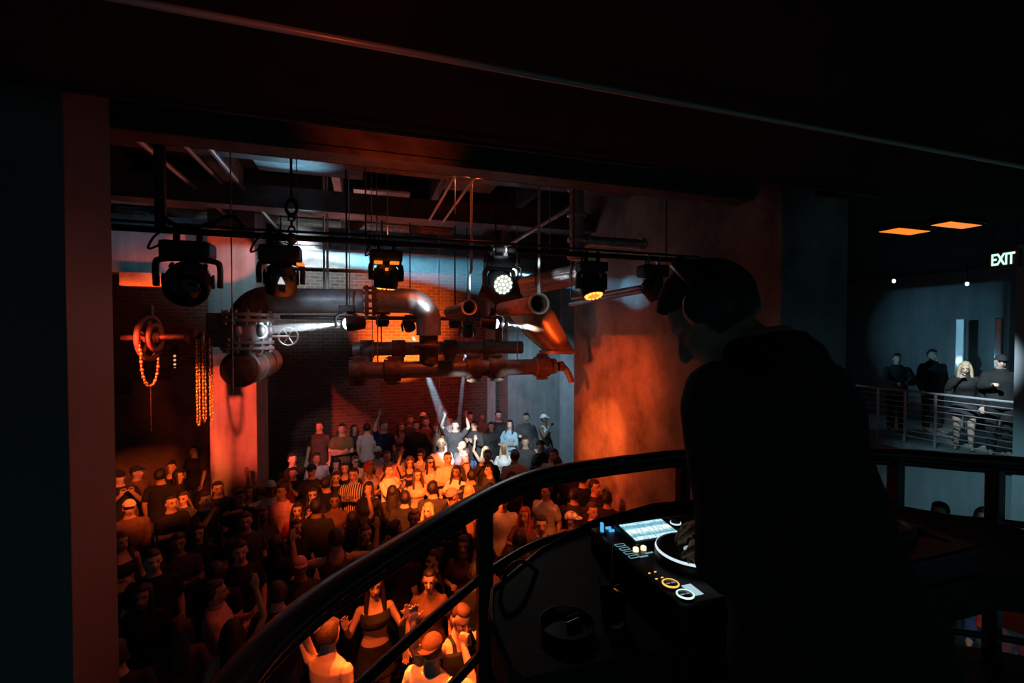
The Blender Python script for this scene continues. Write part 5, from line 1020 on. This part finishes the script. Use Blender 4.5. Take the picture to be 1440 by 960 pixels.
# px, py of the head; pose; female build; top; colour; hair; hair colour; extras
P_ = [
 # rear tier, along the brick wall
 (386, 608, 'drink', 0, 'tee', 'black', 'short', 'dark', {}), (404, 622, 'point', 0, 'tee', 'lightgrey', 'cap', 'dark', dict(cap='white')), (430, 609, 'reach', 0, 'tee', 'maroon', 'cap', 'dark', dict(cap='black')),
 (426, 629, 'drink', 0, 'tee', 'black', 'short', 'dark', {}), (469, 618, 'stand', 0, 'long', 'lightgrey', 'short', 'dark', {}), (480, 604, 'cross', 0, 'tee', 'olive', 'short', 'dark', {}),
 (503, 605, 'cross', 1, 'long', 'black', 'long', 'dark', {}), (514, 600, 'stand', 0, 'tee', 'lightgrey', 'short', 'dark', dict(turn=2.6)), (524, 612, 'stand', 0, 'hoodie', 'lightgrey', 'cap', 'dark', dict(cap='white', skin=2)),
 (541, 599, 'up1', 0, 'tee', 'navy', 'short', 'dark', {}), (577, 593, 'stand', 0, 'tee', 'charcoal', 'short', 'brown', {}), (594, 587, 'drink', 0, 'tee', 'black', 'cap', 'dark', dict(cap='white')),
 (590, 606, 'stand', 0, 'jacket', 'black', 'short', 'dark', {}), (597, 600, 'cross', 0, 'tee', 'brown', 'short', 'brown', {}), (559, 614, 'phone', 0, 'hoodie', 'grey', 'short', 'brown', {}),
 (632, 592, 'up1', 0, 'tee', 'grey', 'short', 'dark', {}), (646, 600, 'up2', 0, 'tee', 'charcoal', 'short', 'dark', {}), (664, 587, 'stand', 0, 'tee', 'black', 'short', 'dark', {}),
 (666, 601, 'clap', 0, 'jacket', 'black', 'short', 'dark', {}), (688, 604, 'stand', 1, 'jacket', 'black', 'short', 'dark', {}), (697, 584, 'stand', 0, 'tee', 'black', 'short', 'dark', dict(h=1.06)),
 (718, 599, 'cross', 1, 'long', 'lightblue', 'long', 'dark', {}), (738, 598, 'drink', 0, 'jacket', 'charcoal', 'short', 'dark', {}), (766, 606, 'mouth', 0, 'tank', 'white', 'cap', 'dark', dict(cap='white', turn=1.0)),
 (612, 603, 'stand', 1, 'tee', 'brown', 'long', 'brown', {}), (448, 600, 'stand', 0, 'tee', 'charcoal', 'short', 'dark', {}), (568, 600, 'stand', 1, 'tee', 'grey', 'long', 'brown', {}), (680, 588, 'stand', 0, 'jacket', 'brown', 'short', 'brown', {}),
 # middle rows in white and orange light
 (512, 628, 'drink', 1, 'tee', 'cream', 'short', 'brown', dict(glasses=True)), (387, 653, 'stand', 1, 'tank', 'brown', 'long', 'brown', {}), (417, 661, 'drink', 1, 'tee', 'black', 'short', 'dark', {}), (435, 660, 'wave', 0, 'tee', 'black', 'cap', 'dark', dict(cap='black')),
 (471, 641, 'stand', 1, 'tee', 'charcoal', 'curly', 'dark', {}), (484, 650, 'wave', 1, 'tank', 'black', 'long', 'dark', {}), (494, 666, 'clap', 0, 'tee', 'striped', 'short', 'dark', {}), (476, 672, 'stand', 1, 'tee', 'black', 'short', 'dark', {}),
 (521, 649, 'cross', 1, 'tank', 'cream', 'curly', 'red', {}), (545, 640, 'mouth', 0, 'tee', 'pink', 'buzz', 'red', {}), (547, 661, 'phone', 0, 'long', 'cream', 'short', 'dark', dict(turn=0.8)), (520, 688, 'stand', 1, 'tee', 'black', 'long', 'dark', {}),
 (398, 687, 'drink', 0, 'tee', 'pink', 'short', 'dark', dict(turn=-0.8)), (612, 620, 'drink', 0, 'tee', 'white', 'short', 'blond', dict(h=1.04)), (627, 617, 'stand', 0, 'tee', 'grey', 'bald', 'dark', dict(turn=-0.9)), (584, 630, 'stand', 1, 'tank', 'grey', 'curly', 'brown', dict(glasses=True)),
 (671, 621, 'up1', 1, 'crop', 'black', 'long', 'blond', {}), (654, 638, 'stand', 0, 'tank', 'charcoal', 'buzz', 'brown', dict(turn=-1.4)), (699, 625, 'drink', 1, 'long', 'white', 'long', 'blond', {}), (685, 641, 'mouth', 0, 'jacket', 'black', 'short', 'dark', {}),
 (594, 645, 'point', 1, 'tank', 'cream', 'long', 'dark', dict(glasses=True)), (571, 648, 'up1', 1, 'tank', 'black', 'curly', 'brown', {}), (629, 644, 'drink', 0, 'tee', 'cream', 'buzz', 'dark', dict(h=1.06, fat=1.5)), (643, 664, 'clap', 1, 'tee', 'white', 'long', 'dark', {}),
 (587, 668, 'wave', 1, 'crop', 'cream', 'long', 'brown', {}), (667, 664, 'stand', 0, 'tee', 'black', 'short', 'dark', dict(turn=3.0)), (683, 664, 'drink', 0, 'tee', 'charcoal', 'short', 'dark', dict(turn=-1.2)), (721, 612, 'stand', 1, 'long', 'paleblue', 'short', 'dark', {}),
 (740, 622, 'stand', 0, 'tee', 'charcoal', 'short', 'brown', {}), (760, 626, 'drink', 0, 'tee', 'black', 'cap', 'dark', dict(cap='black', turn=0.7)), (777, 644, 'stand', 0, 'tee', 'black', 'short', 'dark', dict(turn=2.5)), (723, 641, 'stand', 0, 'tee', 'white', 'short', 'dark', dict(turn=3.3, h=1.05)),
 (721, 673, 'stand', 0, 'tee', 'charcoal', 'short', 'dark', dict(turn=0.9)), (810, 646, 'stand', 0, 'tee', 'black', 'cap', 'dark', dict(cap='black')), (854, 637, 'stand', 0, 'tee', 'cream', 'short', 'dark', dict(h=1.05)), (847, 684, 'drink', 0, 'tee', 'charcoal', 'short', 'dark', dict(turn=0.9)),
 (887, 632, 'stand', 1, 'tee', 'black', 'long', 'dark', dict(turn=-1.0)), (906, 637, 'mouth', 1, 'tank', 'cream', 'long', 'dark', {}), (932, 648, 'stand', 1, 'tee', 'pink', 'short', 'brown', {}), (960, 652, 'stand', 1, 'tank', 'brown', 'short', 'dark', {}), (884, 668, 'stand', 0, 'tee', 'navy', 'short', 'dark', dict(turn=3.1)),
 # left group by the red pier
 (173, 668, 'phone', 0, 'tee', 'black', 'cap', 'dark', dict(cap='black')), (189, 667, 'stand', 0, 'tee', 'brown', 'cap', 'dark', dict(cap='black', turn=0.7)), (227, 668, 'stand', 0, 'tee', 'black', 'short', 'dark', dict(turn=2.8)), (241, 657, 'drink', 1, 'tank', 'black', 'bun', 'dark', {}),
 (273, 634, 'stand', 0, 'tee', 'charcoal', 'short', 'dark', dict(turn=-0.8)), (283, 645, 'stand', 1, 'tee', 'black', 'long', 'dark', dict(turn=0.9)), (241, 707, 'cross', 0, 'tee', 'black', 'short', 'dark', dict(turn=0.5)), (262, 697, 'drink', 1, 'tee', 'charcoal', 'short', 'brown', {}),
 (288, 703, 'mouth', 0, 'tee', 'charcoal', 'short', 'dark', dict(turn=0.7)), (182, 714, 'drink', 0, 'long', 'brown', 'cap', 'dark', dict(cap='cream')), (279, 751, 'stand', 1, 'tee', 'black', 'long', 'dark', {}), (252, 762, 'cross', 0, 'tee', 'charcoal', 'short', 'dark', {}), (171, 762, 'drink', 1, 'crop', 'black', 'long', 'brown', {}),
 (201, 838, 'drink', 1, 'jacket', 'black', 'long', 'dark', {}), (304, 806, 'stand', 0, 'tee', 'black', 'short', 'dark', dict(turn=2.7)), (300, 840, 'clap', 0, 'tee', 'pink', 'short', 'dark', dict(turn=1.4)), (246, 890, 'stand', 1, 'tee', 'brown', 'long', 'brown', dict(turn=2.9)), (325, 886, 'up1', 1, 'tank', 'pink', 'long', 'dark', dict(turn=3.0)), (215, 790, 'stand', 0, 'tee', 'black', 'short', 'dark', {}), (180, 905, 'stand', 0, 'tee', 'charcoal', 'short', 'dark', dict(turn=2.9)),
 # dark middle
 (358, 720, 'stand', 0, 'tee', 'charcoal', 'short', 'dark', {}), (418, 741, 'stand', 1, 'tee', 'black', 'long', 'brown', {}), (422, 798, 'stand', 0, 'tee', 'charcoal', 'cap', 'dark', dict(cap='pink', skin=2)), (473, 757, 'arms_out', 0, 'tank', 'brown', 'short', 'dark', dict(turn=3.1, skin=1, h=1.06)), (523, 755, 'drink', 1, 'tee', 'charcoal', 'bun', 'brown', {}),
 (565, 703, 'stand', 0, 'tee', 'black', 'short', 'dark', dict(turn=3.0)), (536, 708, 'stand', 1, 'tee', 'black', 'long', 'dark', dict(turn=2.6)), (581, 729, 'drink', 0, 'tee', 'brown', 'short', 'brown', {}), (605, 717, 'stand', 1, 'tee', 'brown', 'long', 'blond', {}), (632, 700, 'stand', 0, 'tee', 'navy', 'cap', 'dark', dict(cap='grey', turn=2.2)),
 (552, 738, 'stand', 0, 'tee', 'charcoal', 'short', 'dark', dict(turn=2.4)), (607, 790, 'stand', 1, 'tee', 'black', 'bun', 'dark', dict(turn=-1.2, glasses=True)), (709, 708, 'stand', 0, 'tee', 'white', 'short', 'brown', dict(turn=0.2)), (684, 779, 'drink', 1, 'tee', 'pink', 'short', 'dark', dict(glasses=True, turn=-0.8)), (744, 731, 'clap', 1, 'tee', 'brown', 'long', 'red', {}),
 (767, 731, 'stand', 0, 'tee', 'charcoal', 'short', 'dark', {}), (778, 686, 'stand', 0, 'tee', 'white', 'short', 'dark', dict(turn=-0.6)), (806, 731, 'stand', 0, 'tee', 'cream', 'cap', 'dark', dict(cap='white', turn=1.2)), (824, 728, 'stand', 0, 'tee', 'black', 'short', 'brown', dict(turn=0.8)), (788, 745, 'stand', 1, 'tee', 'charcoal', 'long', 'red', {}),
 (668, 806, 'stand', 0, 'tee', 'black', 'short', 'dark', dict(turn=3.0)), (383, 770, 'stand', 1, 'tee', 'black', 'long', 'dark', dict(turn=2.5)), (445, 712, 'stand', 0, 'tee', 'black', 'short', 'dark', dict(turn=2.8)), (470, 705, 'wave', 1, 'tee', 'brown', 'short', 'dark', {}), (345, 770, 'stand', 0, 'tee', 'black', 'short', 'dark', {}), (380, 722, 'drink', 1, 'tee', 'charcoal', 'long', 'brown', {}),
 (500, 725, 'up1', 1, 'tee', 'charcoal', 'long', 'dark', dict(turn=2.9)), (645, 735, 'stand', 1, 'tee', 'black', 'long', 'dark', {}), (620, 750, 'stand', 0, 'tee', 'black', 'short', 'dark', dict(turn=2.9)), (565, 775, 'stand', 0, 'tee', 'black', 'short', 'dark', dict(turn=2.7)), (390, 835, 'stand', 0, 'tee', 'black', 'short', 'dark', dict(turn=2.9)), (640, 770, 'drink', 1, 'tee', 'brown', 'long', 'dark', {}), (730, 760, 'stand', 0, 'tee', 'charcoal', 'short', 'dark', dict(turn=2.9)), (660, 690, 'stand', 1, 'tee', 'brown', 'long', 'blond', dict(turn=2.7)), (690, 690, 'stand', 0, 'tee', 'charcoal', 'short', 'dark', dict(turn=3.0)), (430, 695, 'phone', 1, 'tee', 'black', 'long', 'dark', {}), (455, 685, 'stand', 0, 'tee', 'navy', 'short', 'dark', dict(turn=2.7)),
 (550, 690, 'stand', 1, 'jacket', 'black', 'long', 'dark', dict(turn=3.0)), (605, 690, 'stand', 0, 'tee', 'charcoal', 'short', 'dark', dict(turn=3.0)), (750, 665, 'stand', 0, 'tee', 'black', 'short', 'dark', dict(turn=2.9)), (345, 690, 'drink', 0, 'tee', 'black', 'short', 'dark', {}), (405, 720, 'stand', 1, 'tee', 'red', 'long', 'dark', {}), (830, 660, 'stand', 0, 'tee', 'black', 'short', 'dark', dict(turn=2.9)), (812, 690, 'stand', 0, 'tee', 'charcoal', 'short', 'dark', dict(turn=3.0)), (915, 690, 'stand', 0, 'tee', 'black', 'short', 'dark', dict(turn=2.9)),
 # right of the booth
 (1320, 720, 'stand', 0, 'tee', 'charcoal', 'short', 'dark', dict(raise_=0.5)), (1384, 728, 'stand', 1, 'tee', 'brown', 'long', 'dark', dict(raise_=0.5)), (1432, 775, 'stand', 0, 'tee', 'brown', 'short', 'dark', dict(raise_=0.3, bc='paleblue')), (1300, 850, 'stand', 1, 'tee', 'brown', 'long', 'brown', dict(raise_=0.0)), (905, 905, 'stand', 0, 'tee', 'brown', 'short', 'dark', dict(bc='paleblue', down=1.62)),
]
CROWD = []
for e in P_:
    px, py, pose, f, top, tc, hk, hc, ex = e; ex = dict(ex)
    h = ex.pop('h', 1.0) * (0.94 if f else 1.0) * random.uniform(0.97, 1.03)
    tier = 0.4 if (py < 608 and 340 < px < 790) else 0.0
    rs = ex.pop('raise_', 0.0); ex.pop('down', None)
    zh = 1.61 * h + tier + rs
    q = at_z(px, py, zh)
    if tier and not 10.6 < q.y < 11.9: q = at_y(px, py, min(max(q.y, 10.65), 11.9)); 
    lim = 12.0 if px < 690 else 11.1
    if q.y > lim: q = at_y(px, py, lim)
    CROWD.append([q.x, q.y, tier + rs, e, h, ex])
# keep people off each other and out of the walls
NEAR = [(462, 893, 1.03), (527, 824, 0.96), (607, 914, 1.02), (648, 866, 1.04), (604, 815, 0.95)]
FIX = [at_z(px, py, 1.61 * h) for px, py, h in NEAR]
for it in range(60):
    for i in range(len(CROWD)):
        for j in range(i + 1, len(CROWD)):
            a, b = CROWD[i], CROWD[j]; dx, dy = b[0] - a[0], b[1] - a[1]; d = math.hypot(dx, dy)
            if 1e-4 < d < 0.46:
                m_ = (0.46 - d) / 2 * 0.5
                # move along the line of sight first
                for p_, s in ((a, -1), (b, 1)):
                    L = math.hypot(p_[0], p_[1]); ux, uy = p_[0] / L, p_[1] / L; s2 = s * (1 if dx * ux + dy * uy >= 0 else -1)
                    p_[0] += s * dx / d * m_ * 0.5 + ux * s2 * m_ * 0.7; p_[1] += s * dy / d * m_ * 0.5 + uy * s2 * m_ * 0.7
    for p_ in CROWD:
        for q in FIX:
            dx, dy = p_[0] - q.x, p_[1] - q.y; d = math.hypot(dx, dy)
            if d < 0.5: p_[0] += dx / d * (0.5 - d); p_[1] += dy / d * (0.5 - d)
        if p_[2] == 0.4: p_[1] = min(max(p_[1], 10.62), 12.0 if p_[0] < 3.3 else 11.2)
        else: p_[1] = min(p_[1], 10.05 if p_[0] < 3.5 and p_[0] > -3.5 else 11.9)
        if 3.3 < p_[0] < 5.2 and p_[1] > 3.2 and p_[1] < 8.5: p_[0] = min(p_[0], 3.66)
        if -2.85 < p_[0] < -1.5 and 8.7 < p_[1] < 10.3: p_[1] = 8.65
PHONES = []; LABELS = {}; BASE = {}
for k, (x, y, z0, e, h, ex) in enumerate(CROWD):
    px, py, pose, f, top, tc, hk, hc, _ = e
    turn = ex.setdefault('turn', random.uniform(-0.45, 0.45)); cap = ex.get('cap')
    capn = f' and {CN.get(cap, cap)} cap' if cap else (' and sunglasses' if ex.get('glasses') else '')
    BASE[k] = (f'person in {CN.get(tc, tc)} {GARM[top]}{capn}, {PN[pose]}' + (', facing away' if abs(turn) > 2 and not capn else ''), zone(px, py, z0 == 0.4), f'{CN.get(tc, tc)} {GARM[top]}')
    LABELS[k] = BASE[k][0] + ', ' + BASE[k][1]
import collections
cnt = collections.Counter(LABELS.values())
for k in LABELS:
    if cnt[LABELS[k]] > 1:
        near_ = sorted((j for j in LABELS if j != k and BASE[j][2] != BASE[k][2]), key=lambda j: math.hypot(CROWD[j][0] - CROWD[k][0], CROWD[j][1] - CROWD[k][1]))
        rare = collections.Counter(v[2] for v in BASE.values())
        pick = min(near_[:5], key=lambda j: rare[BASE[j][2]])
        LABELS[k] = BASE[k][0] + f', next to the {BASE[pick][2]} wearer'
for k in LABELS:
    if len(LABELS[k].split()) > 16: LABELS[k] = LABELS[k].replace(', facing away', '')
for k_, (x, y, z0, e, h, ex) in enumerate(CROWD):
    px, py, pose, f, top, tc, hk, hc, _ = e
    tier = z0 == 0.4
    d = math.hypot(x, y)
    turn = ex.pop('turn', random.uniform(-0.45, 0.45)); cap = ex.pop('cap', None); skin = ex.pop('skin', random.choice((0, 0, 0, 1, 1, 2)))
    lab = LABELS[k_]
    hp = -0.08; hy = random.choice((0.25, -0.25)) if pose == 'stand' and top == 'tee' and not f else 0.0
    rt = person((x, y, z0), face_to(x, y, 0.3, 0.3) + turn, lab, G, pose, bool(f), top, tc, 'pants', ex.pop('bc', random.choice(('black', 'denim', 'charcoal'))), hk, hc, skin, h, face=(abs(turn) < 1.6 and d < 9.6), cap=cap, hpitch=hp, hyaw=hy, shoes=d < 6.5, **ex)
    if pose == 'phone':
        m_ = T(x, y, z0) @ RZ(rt.rotation_euler.z) @ Matrix.Scale(h, 4); PHONES.append((m_ @ T(0, 0.345, 1.50), px, py))
for m_, px, py in PHONES:
    o = empty('phone'); o.matrix_world = m_; tag(o, f'phone held up by the person {"in the grey hoodie on the rear tier" if px == 559 else "in the cream shirt in the orange spotlight" if px == 547 else "in the black cap beside the broad red pier" if px < 330 else "in black T-shirt right of the broad red pier"}', 'phone')
    bm = bmesh.new(); add_box(bm, (-0.075, -0.005, -0.038), (0.075, 0.005, 0.038), 0.003); obj('case', bm, BLK, o)
    bm = bmesh.new(); add_box(bm, (-0.07, -0.007, -0.034), (0.07, -0.005, 0.034)); obj('screen', bm, emis('phone screen', (0.7, 0.85, 1.0), 0.8), o)
# ------------------------------------------------------------------ dancers right below the booth
def near(px, py, h, label, rz, **kw):
    q = at_z(px, py, 1.61 * h); return person((q.x, q.y, 0), rz, label, 'dancers below the booth', h=h, fine=True, shoes=True, **kw)
def toward(px, py, off=0.0):
    q = at_z(px, py, 1.6); return face_to(q.x, q.y, 0, 0) + off
near(462, 893, 1.03, 'bare-chested person with one arm bent behind the head, right below the booth railing', toward(462, 893, 2.4), pose='behind_head', top='none', bc='black', hairk='short', hc='brown', skin=0, hpitch=0.1)
near(527, 824, 0.96, 'person in black crop top and short skirt, both hands up, below the booth', toward(527, 824, 0.1), pose='wave', f=True, top='crop', tc='black', bottom='skirt', bc='black', hairk='long', hc='dark', skin=0, face=True, hpitch=-0.1)
near(607, 914, 1.02, 'person in backward brown cap and white T-shirt, fist raised, back to the booth', toward(607, 914, 2.6), pose='fist', top='tee', tc='white', bc='black', hairk='cap', hc='dark', cap='brown', skin=0, hpitch=0.1)
near(648, 866, 1.04, 'person in black tank top with an open hand reaching towards the booth', toward(652, 866, 0.45), pose='reach', top='tank', tc='black', bc='black', hairk='buzz', hc='brown', skin=0, hpitch=0.25, face=True)
near(604, 815, 0.95, 'person in brown T-shirt and denim behind the reaching hand, below the booth', toward(604, 815, -0.1), pose='stand', f=True, top='tee', tc='brown', bc='denim', hairk='bun', hc='dark', skin=0, face=True)
# ------------------------------------------------------------------ people on the gallery
def gal(px, py, x, h, label, turn=0.0, **kw):
    q = at_x(px, py, x); return person((x, q.y, GZ), face_to(x, q.y, 0, 1.0) + turn, label, 'people on the gallery', h=h, **kw)
gal(1357, 524, 10.72, 0.97, 'person in dark open jacket leaning on the gallery railing, hand at the mouth', 0.1, pose='mouth', f=True, top='jacket', tc='black', bottom='skirt', bc='charcoal', hairk='long', hc='blond', skin=0, face=True, hpitch=0.15, lean=0.2)
gal(1408, 512, 10.85, 1.04, 'person in dark cap and jacket over a pale top at the gallery railing', 0.2, pose='drink', top='jacket', tc='black', bc='black', hairk='cap', hc='dark', cap='charcoal', skin=0, face=True, hpitch=0.1)
gal(1312, 500, 12.0, 1.05, 'dark-clothed person standing back from the gallery railing against the blue glow', 0.6, pose='stand', top='hoodie', tc='black', bc='black', hairk='short', skin=1)
gal(1262, 508, 11.2, 1.0, 'dark-clothed person in the shadow at the dim end of the gallery railing', 0.3, pose='lean_rail', top='jacket', tc='black', bc='black', hairk='short', skin=1)
bpy.context.view_layer.update()
bpy.data.scenes.remove(WORK)
